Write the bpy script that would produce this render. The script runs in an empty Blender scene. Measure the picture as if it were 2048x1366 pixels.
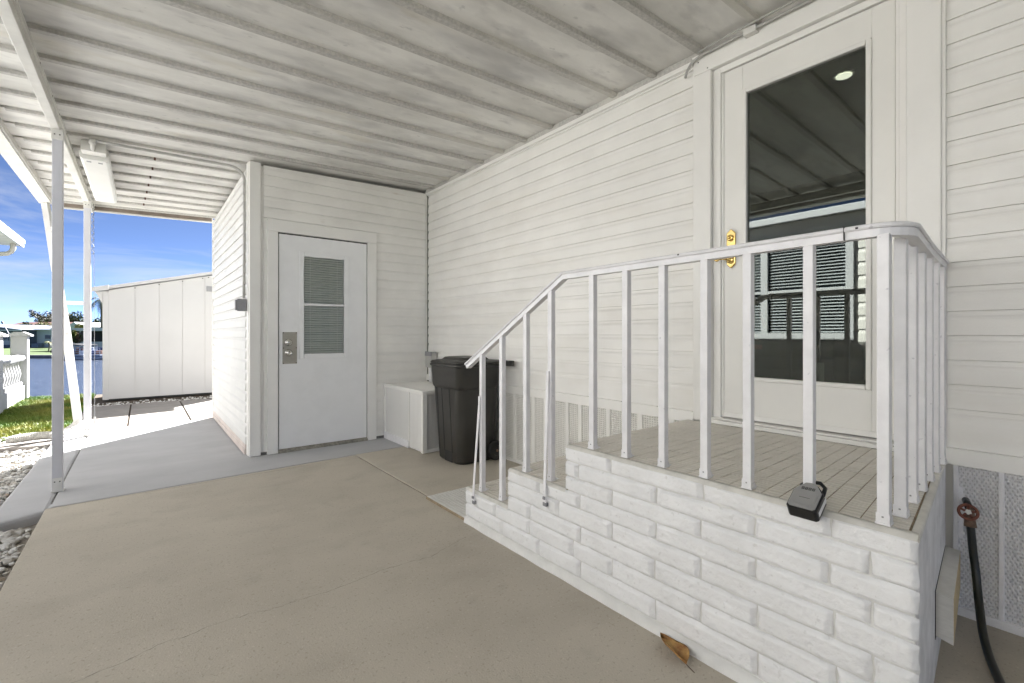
import bpy, bmesh, math, random
from mathutils import Vector, Matrix, noise
random.seed(11)
S = bpy.context.scene
COL = S.collection

# ------------------------------------------------------------------ camera
PSI = math.radians(38.5)
FPX = 930.0
CAMH = 1.1
cam_d = bpy.data.cameras.new("camera")
cam = bpy.data.objects.new("camera", cam_d)
COL.objects.link(cam)
cam.location = (0, 0, CAMH)
cam.rotation_euler = (math.radians(90), 0, -PSI)
cam_d.sensor_width = 36
cam_d.lens = 36 * FPX / 2048
cam_d.shift_y = -15.0 / 2048
cam_d.clip_start = 0.03
cam_d.clip_end = 3000
S.camera = cam

# ------------------------------------------------------------------ world and sun
SUN_AZ = math.radians(44.5)      # from +Y towards +X
SUN_EL = math.radians(40)
SKY_STRENGTH = 0.05
SUN_STRENGTH = 5.0
EXPOSURE = 2.83
w = bpy.data.worlds.new("World")
S.world = w
w.use_nodes = True
nt = w.node_tree
nt.nodes.clear()
wo = nt.nodes.new("ShaderNodeOutputWorld")
bg = nt.nodes.new("ShaderNodeBackground")
sky = nt.nodes.new("ShaderNodeTexSky")
sky.sky_type = 'NISHITA'
sky.sun_disc = False
sky.sun_elevation = SUN_EL
sky.sun_rotation = SUN_AZ
sky.air_density = 0.17
sky.dust_density = 0.15
sky.ozone_density = 2.2
bg.inputs[1].default_value = SKY_STRENGTH
# thin high cloud wisps over the whole sky
tc = nt.nodes.new("ShaderNodeTexCoord")
mp = nt.nodes.new("ShaderNodeMapping")
mp.inputs['Scale'].default_value = (1.6, 1.6, 9.0)
nz = nt.nodes.new("ShaderNodeTexNoise")
nz.inputs['Scale'].default_value = 1.7
nz.inputs['Detail'].default_value = 9
nz.inputs['Roughness'].default_value = 0.62
nz.inputs['Distortion'].default_value = 0.5
rp = nt.nodes.new("ShaderNodeValToRGB")
rp.color_ramp.elements[0].position = 0.44
rp.color_ramp.elements[0].color = (0, 0, 0, 1)
rp.color_ramp.elements[1].position = 0.80
rp.color_ramp.elements[1].color = (0.8, 0.8, 0.8, 1)
mx = nt.nodes.new("ShaderNodeMixRGB")
mx.inputs[2].default_value = (2.6, 2.7, 2.85, 1)
L = nt.links.new
L(tc.outputs['Generated'], mp.inputs['Vector'])
L(mp.outputs[0], nz.inputs['Vector'])
L(nz.outputs['Fac'], rp.inputs[0])
L(rp.outputs[0], mx.inputs[0])
tint = nt.nodes.new('ShaderNodeMixRGB')
tint.blend_type = 'MULTIPLY'
tint.inputs[0].default_value = 1.0
tint.inputs[2].default_value = (0.78, 0.83, 0.88, 1)
L(sky.outputs[0], tint.inputs[1])
L(tint.outputs[0], mx.inputs[1])
L(mx.outputs[0], bg.inputs[0])
L(bg.outputs[0], wo.inputs[0])

sd = bpy.data.lights.new("sun", 'SUN')
sd.energy = SUN_STRENGTH
sd.angle = math.radians(0.53)
sd.color = (1.0, 0.985, 0.965)
sun = bpy.data.objects.new("sun", sd)
COL.objects.link(sun)
sdir = Vector((math.sin(SUN_AZ) * math.cos(SUN_EL), math.cos(SUN_AZ) * math.cos(SUN_EL), math.sin(SUN_EL)))
sun.rotation_euler = (-sdir).to_track_quat('-Z', 'Y').to_euler()
sun.location = (20, 20, 30)

S.view_settings.view_transform = 'Standard'
S.view_settings.look = 'None'
S.view_settings.exposure = EXPOSURE
S.view_settings.gamma = 1
S.view_settings.use_curve_mapping = False
S.cycles.use_denoising = True
S.cycles.max_bounces = 10
S.cycles.diffuse_bounces = 7
S.cycles.glossy_bounces = 4
S.cycles.transmission_bounces = 6
S.cycles.transparent_max_bounces = 8
S.cycles.caustics_reflective = False
S.cycles.caustics_refractive = False
S.cycles.sample_clamp_indirect = 6

# ------------------------------------------------------------------ picture-ray helper (places things at a measured point of the real world)
FW = Vector((math.sin(PSI), math.cos(PSI), 0))
RT = Vector((math.cos(PSI), -math.sin(PSI), 0))
def far(px, py, d):
    return Vector((0, 0, CAMH)) + FW * d + RT * (d * (px - 1024) / FPX) + Vector((0, 0, d * (668 - py) / FPX))

# ------------------------------------------------------------------ materials
def nodes_of(name):
    m = bpy.data.materials.new(name)
    m.use_nodes = True
    t = m.node_tree
    b = t.nodes['Principled BSDF']
    return m, t, b

def mat(name, col, rough=0.5, var=0.0, vscale=4.0, bump=0.0, bscale=60.0, metal=0.0, spec=0.5, col2=None, stretch=(1, 1, 1), detail=6, ramp=(0.35, 0.65), bstretch=(1, 1, 1)):
    m, t, b = nodes_of(name)
    b.inputs['Roughness'].default_value = rough
    b.inputs['Metallic'].default_value = metal
    b.inputs['Specular IOR Level'].default_value = spec
    b.inputs['Base Color'].default_value = (*col, 1)
    geo = t.nodes.new('ShaderNodeNewGeometry')
    if var or col2:
        mpn = t.nodes.new('ShaderNodeMapping')
        mpn.inputs['Scale'].default_value = stretch
        n = t.nodes.new('ShaderNodeTexNoise')
        n.inputs['Scale'].default_value = vscale
        n.inputs['Detail'].default_value = detail
        n.inputs['Roughness'].default_value = 0.6
        r = t.nodes.new('ShaderNodeValToRGB')
        r.color_ramp.elements[0].position = ramp[0]
        r.color_ramp.elements[1].position = ramp[1]
        c2 = col2 if col2 else tuple(min(1, c * (1 + var)) for c in col)
        c1 = col if col2 else tuple(c * (1 - var) for c in col)
        r.color_ramp.elements[0].color = (*c1, 1)
        r.color_ramp.elements[1].color = (*c2, 1)
        t.links.new(geo.outputs['Position'], mpn.inputs['Vector'])
        t.links.new(mpn.outputs[0], n.inputs['Vector'])
        t.links.new(n.outputs['Fac'], r.inputs[0])
        t.links.new(r.outputs[0], b.inputs['Base Color'])
    if bump:
        mpb = t.nodes.new('ShaderNodeMapping')
        mpb.inputs['Scale'].default_value = bstretch
        n2 = t.nodes.new('ShaderNodeTexNoise')
        n2.inputs['Scale'].default_value = bscale
        n2.inputs['Detail'].default_value = 5
        bp = t.nodes.new('ShaderNodeBump')
        bp.inputs['Strength'].default_value = 1.0
        bp.inputs['Distance'].default_value = bump
        t.links.new(geo.outputs['Position'], mpb.inputs['Vector'])
        t.links.new(mpb.outputs[0], n2.inputs['Vector'])
        t.links.new(n2.outputs['Fac'], bp.inputs['Height'])
        t.links.new(bp.outputs[0], b.inputs['Normal'])
    return m

def add_speck(m, col, scale, thr, amount=1.0, stretch=(1, 1, 1), soft=0.06):
    """dark or light specks and stains of their own shape on top of the base colour"""
    t = m.node_tree
    b = t.nodes['Principled BSDF']
    src = b.inputs['Base Color'].links[0].from_socket if b.inputs['Base Color'].links else None
    geo = t.nodes.new('ShaderNodeNewGeometry')
    mp_ = t.nodes.new('ShaderNodeMapping')
    mp_.inputs['Scale'].default_value = stretch
    n = t.nodes.new('ShaderNodeTexNoise')
    n.inputs['Scale'].default_value = scale
    n.inputs['Detail'].default_value = 4
    r = t.nodes.new('ShaderNodeValToRGB')
    r.color_ramp.elements[0].position = thr
    r.color_ramp.elements[0].color = (0, 0, 0, 1)
    r.color_ramp.elements[1].position = min(1, thr + soft)
    r.color_ramp.elements[1].color = (amount, amount, amount, 1)
    x = t.nodes.new('ShaderNodeMixRGB')
    if src:
        t.links.new(src, x.inputs[1])
    else:
        x.inputs[1].default_value = b.inputs['Base Color'].default_value
    x.inputs[2].default_value = (*col, 1)
    t.links.new(geo.outputs['Position'], mp_.inputs['Vector'])
    t.links.new(mp_.outputs[0], n.inputs['Vector'])
    t.links.new(n.outputs['Fac'], r.inputs[0])
    t.links.new(r.outputs[0], x.inputs[0])
    t.links.new(x.outputs[0], b.inputs['Base Color'])
    return m

def perforated(name, col, hole, mode, pitch):
    """fine pressed vent pattern of vinyl skirting: relief and hole colour"""
    m, t, b = nodes_of(name)
    b.inputs['Roughness'].default_value = 0.45
    geo = t.nodes.new('ShaderNodeNewGeometry')
    sp = t.nodes.new('ShaderNodeSeparateXYZ')
    t.links.new(geo.outputs['Position'], sp.inputs[0])
    def M(op, a, c=None):
        n = t.nodes.new('ShaderNodeMath')
        n.operation = op
        for i, v in enumerate((a, c)):
            if v is None:
                continue
            if isinstance(v, (int, float)):
                n.inputs[i].default_value = v
            else:
                t.links.new(v, n.inputs[i])
        return n.outputs[0]
    k = 2 * math.pi / pitch
    h = M('ADD', sp.outputs[1], sp.outputs[0])
    if mode == 'rib':
        v = M('SINE', h, None) if False else M('SINE', M('MULTIPLY', h, k))
    elif mode == 'diamond':
        a = M('SINE', M('MULTIPLY', M('ADD', h, M('MULTIPLY', sp.outputs[2], 1.25)), k))
        c = M('SINE', M('MULTIPLY', M('SUBTRACT', h, M('MULTIPLY', sp.outputs[2], 1.25)), k))
        v = M('MULTIPLY', a, c)
    else:
        a = M('SINE', M('MULTIPLY', h, k))
        c = M('SINE', M('MULTIPLY', sp.outputs[2], k * 0.5))
        v = M('MULTIPLY', a, c)
    r = t.nodes.new('ShaderNodeValToRGB')
    r.color_ramp.elements[0].position = 0.30 if mode == 'diamond' else 0.45
    r.color_ramp.elements[1].position = 0.6 if mode == 'diamond' else 0.62
    r.color_ramp.elements[0].color = (*col, 1)
    r.color_ramp.elements[1].color = (*hole, 1)
    t.links.new(v, r.inputs[0])
    t.links.new(r.outputs[0], b.inputs['Base Color'])
    bp = t.nodes.new('ShaderNodeBump')
    bp.inputs['Distance'].default_value = 0.003
    bp.invert = True
    t.links.new(v, bp.inputs['Height'])
    t.links.new(bp.outputs[0], b.inputs['Normal'])
    return m

M_vinyl = mat('white vinyl siding', (0.80, 0.79, 0.76), 0.42, var=0.035, vscale=3, bump=0.0004, bscale=140, bstretch=(1, 1, 1))
M_vinyl_dull = mat('weathered vinyl siding', (0.79, 0.78, 0.745), 0.5, var=0.05, vscale=2.5, bump=0.0005, bscale=120)
add_speck(M_vinyl_dull, (0.52, 0.44, 0.35), 2.6, 0.70, 0.35, (1, 1, 3))
M_trim = mat('white trim', (0.80, 0.79, 0.76), 0.4, var=0.03, vscale=3, bump=0.0004, bscale=70)
M_door = mat('white steel door', (0.81, 0.815, 0.82), 0.42, var=0.03, vscale=5, bump=0.0004, bscale=40)
M_door2 = mat('cream fibreglass door', (0.79, 0.78, 0.745), 0.4, var=0.02, vscale=4)
M_rail = mat('white painted aluminium', (0.76, 0.755, 0.77), 0.38, var=0.05, vscale=14, bump=0.0004, bscale=90)
add_speck(M_rail, (0.34, 0.34, 0.38), 55, 0.69, 0.5)
add_speck(M_door, (0.55, 0.55, 0.56), 5, 0.55, 0.18, soft=.25)
add_speck(M_door, (0.40, 0.39, 0.38), 40, 0.75, 0.4)
add_speck(M_vinyl, (0.66, 0.63, 0.56), 1.7, 0.50, 0.3, (1, 1, 4), soft=.25)
M_post = mat('grey white post', (0.60, 0.60, 0.63), 0.42, var=0.03, vscale=9)
M_chalk = mat('chalky white aluminium', (0.70, 0.69, 0.655), 0.5, var=0.08, vscale=6, bump=0.0004)
M_pan = mat('stained white pan', (0.62, 0.61, 0.58), 0.55, col2=(0.78, 0.77, 0.74), vscale=1.5, stretch=(0.8, 2.2, 1), bump=0.0009, bscale=40, ramp=(0.38, 0.60), detail=10)
add_speck(M_pan, (0.40, 0.395, 0.39), 1.9, 0.50, 0.75, (0.8, 2.1, 1), soft=.22)
add_speck(M_pan, (0.42, 0.41, 0.40), 7, 0.56, 0.5, (0.7, 1.6, 1), soft=.16)
add_speck(M_pan, (0.33, 0.33, 0.32), 26, 0.66, 0.35, (0.5, 1, 1))
add_speck(M_pan, (0.52, 0.47, 0.35), 2.6, 0.62, 0.25, (0.5, 1.6, 1))
M_rib = mat('bare galvanised rib', (0.42, 0.41, 0.39), 0.55, col2=(0.54, 0.525, 0.495), vscale=60, bump=0.001, bscale=80, metal=0.0, ramp=(0.4, 0.62))
add_speck(M_rib, (0.60, 0.585, 0.54), 1.1, 0.56, 0.75, (0.6, 2, 1))
M_dark = mat('dark gap', (0.03, 0.03, 0.03), 0.8)
M_seam = mat('grimy seam', (0.16, 0.155, 0.14), 0.8, var=0.3, vscale=20)
M_brown = mat('brown fascia', (0.20, 0.165, 0.135), 0.6, var=0.2, vscale=8)
M_tan = mat('tan coated concrete', (0.405, 0.367, 0.305), 0.85, col2=(0.495, 0.452, 0.380), vscale=0.9, bump=0.0016, bscale=150, ramp=(0.3, 0.7), detail=9)
add_speck(M_tan, (0.28, 0.245, 0.20), 75, 0.60, 0.5)
add_speck(M_tan, (0.62, 0.58, 0.50), 90, 0.63, 0.45)
add_speck(M_tan, (0.25, 0.22, 0.18), 2.2, 0.50, 0.42, (1, 1.6, 1), soft=.36)
add_speck(M_tan, (0.50, 0.46, 0.39), 1.3, 0.50, 0.45, (1.4, 1, 1), soft=.3)
add_speck(M_tan, (0.21, 0.19, 0.16), 6, 0.62, 0.30, (1, 1, 1), soft=.2)
add_speck(M_tan, (0.07, 0.06, 0.05), 33, 0.80, 0.8)
M_white_slab = mat('grey white painted concrete', (0.375, 0.375, 0.385), 0.75, col2=(0.445, 0.445, 0.455), vscale=1.6, bump=0.0015, bscale=60, ramp=(0.3, 0.7), detail=9, stretch=(1, 2, 1))
add_speck(M_white_slab, (0.30, 0.29, 0.30), 7, 0.70, 0.35, (1, 3, 1))
add_speck(M_white_slab, (0.15, 0.14, 0.14), 28, 0.78, 0.6)
M_paver = mat('pinkish concrete paver', (0.26, 0.238, 0.22), 0.85, var=0.09, vscale=4, bump=0.002, bscale=60)
M_drive = mat('pale concrete driveway', (0.42, 0.405, 0.375), 0.85, var=0.06, vscale=2, bump=0.002)
M_soil = mat('brown soil', (0.085, 0.062, 0.042), 0.95, var=0.35, vscale=9, bump=0.01, bscale=40)
M_lawn = mat('lawn ground', (0.075, 0.105, 0.028), 0.95, var=0.25, vscale=3, bump=0.02, bscale=40)
M_farlawn = mat('far lawn', (0.04, 0.07, 0.008), 0.95, var=0.25, vscale=0.9, bump=0.02, bscale=4)
M_brick = mat('white painted rough brick', (0.78, 0.782, 0.785), 0.5, var=0.035, vscale=9, bump=0.0050, bscale=60)
add_speck(M_brick, (0.55, 0.54, 0.53), 42, 0.64, 0.4)
add_speck(M_brick, (0.36, 0.35, 0.33), 60, 0.74, 0.6)
add_speck(M_brick, (0.62, 0.61, 0.59), 5, 0.52, 0.3, soft=.25)
M_mortar = mat('painted mortar', (0.69, 0.685, 0.665), 0.6, var=0.06, vscale=12, bump=0.003, bscale=50)
M_side = mat('grey white stucco', (0.74, 0.735, 0.745), 0.7, var=0.12, vscale=9, bump=0.010, bscale=26)
add_speck(M_side, (0.46, 0.45, 0.46), 14, 0.62, 0.35, soft=.15)
M_edge = mat('worn painted edge', (0.66, 0.645, 0.60), 0.6, var=0.1, vscale=16, bump=0.003, bscale=40)
M_grout = mat('brown grout', (0.30, 0.235, 0.155), 0.9, var=0.25, vscale=30, bump=0.002)
def tile_mat(name, col, col2):
    m = mat(name, col, 0.42, col2=col2, vscale=7, ramp=(0.35, 0.65))
    t = m.node_tree
    b = t.nodes['Principled BSDF']
    geo = t.nodes.new('ShaderNodeNewGeometry')
    sp = t.nodes.new('ShaderNodeSeparateXYZ')
    t.links.new(geo.outputs['Position'], sp.inputs[0])
    nzz = t.nodes.new('ShaderNodeTexNoise')
    nzz.inputs['Scale'].default_value = 9
    t.links.new(geo.outputs['Position'], nzz.inputs['Vector'])
    ad = t.nodes.new('ShaderNodeMath'); ad.operation = 'MULTIPLY_ADD'
    t.links.new(nzz.outputs['Fac'], ad.inputs[0]); ad.inputs[1].default_value = 0.02
    t.links.new(sp.outputs[0], ad.inputs[2])
    mu = t.nodes.new('ShaderNodeMath'); mu.operation = 'MULTIPLY'
    t.links.new(ad.outputs[0], mu.inputs[0]); mu.inputs[1].default_value = 2 * math.pi / 0.024
    si = t.nodes.new('ShaderNodeMath'); si.operation = 'SINE'
    t.links.new(mu.outputs[0], si.inputs[0])
    rr = t.nodes.new('ShaderNodeValToRGB')
    rr.color_ramp.elements[0].position = 0.55
    rr.color_ramp.elements[0].color = (0, 0, 0, 1)
    rr.color_ramp.elements[1].position = 0.98
    rr.color_ramp.elements[1].color = (0.5, 0.5, 0.5, 1)
    t.links.new(si.outputs[0], rr.inputs[0])
    src = b.inputs['Base Color'].links[0].from_socket
    x = t.nodes.new('ShaderNodeMixRGB')
    t.links.new(src, x.inputs[1])
    x.inputs[2].default_value = (col[0] * .74, col[1] * .73, col[2] * .71, 1)
    t.links.new(rr.outputs[0], x.inputs[0])
    t.links.new(x.outputs[0], b.inputs['Base Color'])
    bp = t.nodes.new('ShaderNodeBump'); bp.inputs['Distance'].default_value = 0.0012; bp.invert = True
    t.links.new(si.outputs[0], bp.inputs['Height'])
    t.links.new(bp.outputs[0], b.inputs['Normal'])
    return m
M_tile = tile_mat('striated stone tile', (0.66, 0.625, 0.56), (0.74, 0.705, 0.64))
M_tile_pale = tile_mat('pale striated tile', (0.66, 0.65, 0.62), (0.72, 0.71, 0.69))
M_skirt_diamond = perforated('lattice vent skirting', (0.79, 0.78, 0.74), (0.56, 0.55, 0.51), 'diamond', 0.036)
M_skirt_dot = perforated('slotted vent skirting', (0.76, 0.76, 0.765), (0.58, 0.57, 0.57), 'dot', 0.0125)
M_bench = perforated('bench skirting', (0.79, 0.785, 0.765), (0.64, 0.635, 0.615), 'rib', 0.026)
M_bench_front = perforated('bench lattice', (0.72, 0.715, 0.695), (0.46, 0.45, 0.43), 'diamond', 0.026)
M_black = mat('black brown plastic', (0.032, 0.030, 0.026), 0.45, var=0.12, vscale=5, bump=0.0006, bscale=120)
add_speck(M_black, (0.10, 0.095, 0.085), 18, 0.70, 0.35, (1, 1, 2.5))
M_rubber = mat('black rubber', (0.012, 0.012, 0.012), 0.55)
M_blackpl = mat('black plastic', (0.010, 0.010, 0.010), 0.35)
M_silver = mat('grey metallic plastic', (0.33, 0.33, 0.325), 0.38, metal=0.35, var=0.03, vscale=30)
M_brass = mat('polished brass', (0.83, 0.60, 0.22), 0.16, metal=1.0)
M_steel = mat('brushed steel plate', (0.40, 0.375, 0.32), 0.38, metal=0.55, var=0.05, vscale=40, stretch=(1, 1, 6))
M_chrome = mat('chrome', (0.62, 0.60, 0.56), 0.15, metal=1.0)
M_conduit = mat('grey conduit', (0.42, 0.415, 0.395), 0.5, var=0.08, vscale=20)
M_greybox = mat('grey electrical box', (0.26, 0.26, 0.27), 0.5, var=0.08, vscale=20)
M_rust = mat('rusty red handwheel', (0.15, 0.048, 0.028), 0.6, var=0.3, vscale=60)
M_rustmetal = mat('rusted brass', (0.16, 0.10, 0.065), 0.6, var=0.3, vscale=60)
M_hose = mat('black hose', (0.014, 0.016, 0.012), 0.35)
M_wood_end = mat('painted board', (0.62, 0.61, 0.57), 0.65, col2=(0.70, 0.69, 0.65), vscale=22, stretch=(1, 1, 5), bump=0.002, bscale=60)
M_wood_raw = mat('raw yellow pine', (0.55, 0.44, 0.25), 0.7, var=0.12, vscale=5, stretch=(1, 20, 20))
M_leaf = mat('dry brown leaf', (0.26, 0.11, 0.03), 0.6, col2=(0.50, 0.31, 0.10), vscale=38, bump=0.001, bscale=70)
M_stem = mat('dry stem', (0.07, 0.04, 0.02), 0.7)
M_far_shed = mat('white shed panel', (0.50, 0.49, 0.49), 0.5, var=0.02, vscale=2)
M_dsp = mat('dull white aluminium', (0.50, 0.49, 0.47), 0.5, var=0.06, vscale=6)
M_nbtrim = mat('neighbour trim', (0.56, 0.575, 0.60), 0.5)
M_sidewall = mat('toned down vinyl siding', (0.62, 0.615, 0.60), 0.5, var=0.04, vscale=3)  # siding colour darkened for the shed's left wall, offsetting bounced sunlight
M_balus = mat('white painted cast stone', (0.40, 0.40, 0.41), 0.6, var=0.04, vscale=6, bump=0.002)
M_duct = mat('white corrugated pipe', (0.50, 0.485, 0.45), 0.55, var=0.07, vscale=16)
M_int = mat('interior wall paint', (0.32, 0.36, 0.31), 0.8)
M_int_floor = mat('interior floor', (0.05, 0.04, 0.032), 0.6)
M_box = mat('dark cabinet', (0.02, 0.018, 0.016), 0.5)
M_lattice = mat('straw coloured cane', (0.30, 0.24, 0.13), 0.7)
M_redprint = mat('red print', (0.4, 0.05, 0.03), 0.6)
M_paper = mat('white paper label', (0.45, 0.45, 0.45), 0.7)
M_yellow = mat('yellow label', (0.45, 0.33, 0.05), 0.7)
M_blind = mat('white blind slat', (0.86, 0.87, 0.85), 0.5)
M_blind_bright = mat('pale blue blind slat', (0.40, 0.43, 0.45), 0.4)
M_bark = mat('bark', (0.13, 0.105, 0.085), 0.9, var=0.2, vscale=6)
M_seawall = mat('grey seawall', (0.16, 0.16, 0.165), 0.85, var=0.2, vscale=1.5)
M_redroof = mat('rust red roof', (0.08, 0.024, 0.014), 0.8, var=0.12, vscale=2)
M_block = mat('white block wall', (0.60, 0.61, 0.64), 0.7)
M_bluegrey = mat('blue grey wall', (0.12, 0.14, 0.19), 0.7)
M_winglass = mat('dark window', (0.05, 0.06, 0.07), 0.12)
M_screen_shade = mat('lattice screen and recess shade', (0.14, 0.115, 0.10), 0.8)
M_boat = mat('white boat hull', (0.40, 0.44, 0.52), 0.3)
M_bluehull = mat('navy blue canvas', (0.02, 0.035, 0.12), 0.5)
M_seat = mat('brown boat seat', (0.22, 0.12, 0.09), 0.7)
M_redtag = mat('rust specks', (0.10, 0.05, 0.035), 0.8)

def leafmat(name, c1, c2):
    m = mat(name, c1, 0.6, col2=c2, vscale=1.8, ramp=(0.4, 0.6))
    return m
M_leaf_green = leafmat('green foliage', (0.025, 0.05, 0.012), (0.065, 0.095, 0.02))
M_leaf_bare = leafmat('sparse grey foliage', (0.07, 0.075, 0.06), (0.13, 0.12, 0.09))
M_leaf_yel = leafmat('yellow green foliage', (0.07, 0.11, 0.012), (0.20, 0.17, 0.02))
M_leaf_pink = leafmat('pink croton foliage', (0.07, 0.10, 0.02), (0.20, 0.10, 0.085))
M_leaf_palm = leafmat('palm fronds', (0.035, 0.055, 0.03), (0.075, 0.085, 0.045))
M_grass = mat('grass blades', (0.075, 0.17, 0.010), 0.6, col2=(0.25, 0.25, 0.045), vscale=1.3, ramp=(0.42, 0.62))
M_stone = mat('river stones', (0.36, 0.335, 0.295), 0.8, col2=(0.62, 0.61, 0.59), vscale=13, bump=0.002, bscale=80, detail=3, ramp=(0.36, 0.56))
add_speck(M_stone, (0.42, 0.30, 0.20), 9, 0.64, 0.7)
M_gravelbed = mat('sandy gravel bed', (0.30, 0.27, 0.23), 0.95, var=0.3, vscale=20, bump=0.01, bscale=60)

# water
M_water, t_, b_ = nodes_of('canal water')
b_.inputs['Base Color'].default_value = (0.045, 0.060, 0.095, 1)
b_.inputs['Roughness'].default_value = 0.22
b_.inputs['IOR'].default_value = 1.33
g_ = t_.nodes.new('ShaderNodeNewGeometry')
mm = t_.nodes.new('ShaderNodeMapping')
mm.inputs['Scale'].default_value = (1, 1, 1)
mm.inputs['Rotation'].default_value = (0, 0, PSI)
mm2 = t_.nodes.new('ShaderNodeMapping')
mm2.inputs['Scale'].default_value = (0.8, 2.2, 1)
n_ = t_.nodes.new('ShaderNodeTexNoise')
n_.inputs['Scale'].default_value = 1.6
n_.inputs['Detail'].default_value = 6
n_.inputs['Roughness'].default_value = 0.65
bm_ = t_.nodes.new('ShaderNodeBump')
bm_.inputs['Distance'].default_value = 0.35
t_.links.new(g_.outputs['Position'], mm.inputs['Vector'])
t_.links.new(mm.outputs[0], mm2.inputs['Vector'])
t_.links.new(mm2.outputs[0], n_.inputs['Vector'])
t_.links.new(n_.outputs['Fac'], bm_.inputs['Height'])
t_.links.new(bm_.outputs[0], b_.inputs['Normal'])

# pane of glass: clear tinted pane with its own mirror reflection
def glassmat(name, tint, ior=1.7, extra=0.0):
    m = bpy.data.materials.new(name)
    m.use_nodes = True
    t = m.node_tree
    t.nodes.clear()
    o = t.nodes.new('ShaderNodeOutputMaterial')
    tr = t.nodes.new('ShaderNodeBsdfTransparent')
    tr.inputs[0].default_value = (*tint, 1)
    gl = t.nodes.new('ShaderNodeBsdfGlossy')
    gl.inputs['Roughness'].default_value = 0.0
    gl.inputs[0].default_value = (0.90, 0.94, 0.89, 1)
    fr = t.nodes.new('ShaderNodeFresnel')
    fr.inputs[0].default_value = ior
    ad = t.nodes.new('ShaderNodeMath')
    ad.operation = 'ADD'
    ad.use_clamp = True
    ad.inputs[1].default_value = extra
    mxs = t.nodes.new('ShaderNodeMixShader')
    t.links.new(fr.outputs[0], ad.inputs[0])
    t.links.new(ad.outputs[0], mxs.inputs[0])
    t.links.new(tr.outputs[0], mxs.inputs[1])
    t.links.new(gl.outputs[0], mxs.inputs[2])
    t.links.new(mxs.outputs[0], o.inputs[0])
    return m
M_glass = glassmat('tinted door glass', (0.60, 0.62, 0.57), 1.64, 0.055)
M_glass2 = glassmat('blind insert glass', (0.97, 0.98, 0.97), 1.35)

def emis(name, col, s):
    m, t, b = nodes_of(name)
    b.inputs['Base Color'].default_value = (*col, 1)
    b.inputs['Emission Color'].default_value = (*col, 1)
    b.inputs['Emission Strength'].default_value = s
    return m
M_lamp = emis('lit lamp', (1.0, 1.0, 0.90), 0.36)

# ------------------------------------------------------------------ mesh helpers
def box(bm, x0, x1, y0, y1, z0, z1):
    v = [bm.verts.new(p) for p in ((x0, y0, z0), (x1, y0, z0), (x1, y1, z0), (x0, y1, z0), (x0, y0, z1), (x1, y0, z1), (x1, y1, z1), (x0, y1, z1))]
    for f in ((3, 2, 1, 0), (4, 5, 6, 7), (0, 1, 5, 4), (1, 2, 6, 5), (2, 3, 7, 6), (3, 0, 4, 7)):
        bm.faces.new([v[i] for i in f])
    return v

def mbox(bm, M, sx, sy, sz):
    v = box(bm, -sx / 2, sx / 2, -sy / 2, sy / 2, -sz / 2, sz / 2)
    for q in v:
        q.co = M @ q.co
    return v

def prism(bm, pts, fn, a, b):
    """closed 2-D outline swept from a to b; fn(u, v, s) gives the point"""
    r0 = [bm.verts.new(fn(u, v, a)) for u, v in pts]
    r1 = [bm.verts.new(fn(u, v, b)) for u, v in pts]
    n = len(pts)
    for i in range(n):
        bm.faces.new((r0[i], r0[(i + 1) % n], r1[(i + 1) % n], r1[i]))
    bm.faces.new(list(reversed(r0)))
    bm.faces.new(r1)

def frame_of(d):
    d = d.normalized()
    up = Vector((0, 0, 1)) if abs(d.z) < 0.95 else Vector((1, 0, 0))
    s = d.cross(up).normalized()
    return s, s.cross(d).normalized()

def tube(bm, pts, r, seg=8, radii=None):
    pts = [Vector(p) for p in pts]
    rings = []
    s = None
    for i, p in enumerate(pts):
        d = (pts[min(i + 1, len(pts) - 1)] - pts[max(i - 1, 0)]).normalized()
        if s is None:
            s, u = frame_of(d)
        else:
            s = (s - d * s.dot(d)).normalized()
            u = s.cross(d).normalized()
        rr = radii[i] if radii else r
        rings.append([bm.verts.new(p + s * math.cos(2 * math.pi * k / seg) * rr + u * math.sin(2 * math.pi * k / seg) * rr) for k in range(seg)])
    for a, b in zip(rings[:-1], rings[1:]):
        for k in range(seg):
            bm.faces.new((a[k], a[(k + 1) % seg], b[(k + 1) % seg], b[k]))
    bm.faces.new(list(reversed(rings[0])))
    bm.faces.new(rings[-1])

def bar(bm, p, q, wdt, hgt, side=None):
    """rectangular bar between two points; wdt along side, hgt across"""
    p = Vector(p); q = Vector(q)
    d = (q - p).normalized()
    if side is None:
        s, u = frame_of(d)
    else:
        s = Vector(side).normalized()
        s = (s - d * s.dot(d)).normalized()
        u = d.cross(s).normalized()
    c = [(-1, -1), (1, -1), (1, 1), (-1, 1)]
    a = [bm.verts.new(p + s * (x * wdt / 2) + u * (y * hgt / 2)) for x, y in c]
    b = [bm.verts.new(q + s * (x * wdt / 2) + u * (y * hgt / 2)) for x, y in c]
    for i in range(4):
        bm.faces.new((a[i], a[(i + 1) % 4], b[(i + 1) % 4], b[i]))
    bm.faces.new(list(reversed(a)))
    bm.faces.new(b)

def lathe(bm, prof, seg=12, M=Matrix()):
    rings = []
    for r, z in prof:
        rings.append([bm.verts.new(M @ Vector((r * math.cos(2 * math.pi * k / seg), r * math.sin(2 * math.pi * k / seg), z))) for k in range(seg)])
    for a, b in zip(rings[:-1], rings[1:]):
        for k in range(seg):
            bm.faces.new((a[k], a[(k + 1) % seg], b[(k + 1) % seg], b[k]))
    bm.faces.new(list(reversed(rings[0])))
    bm.faces.new(rings[-1])

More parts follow.
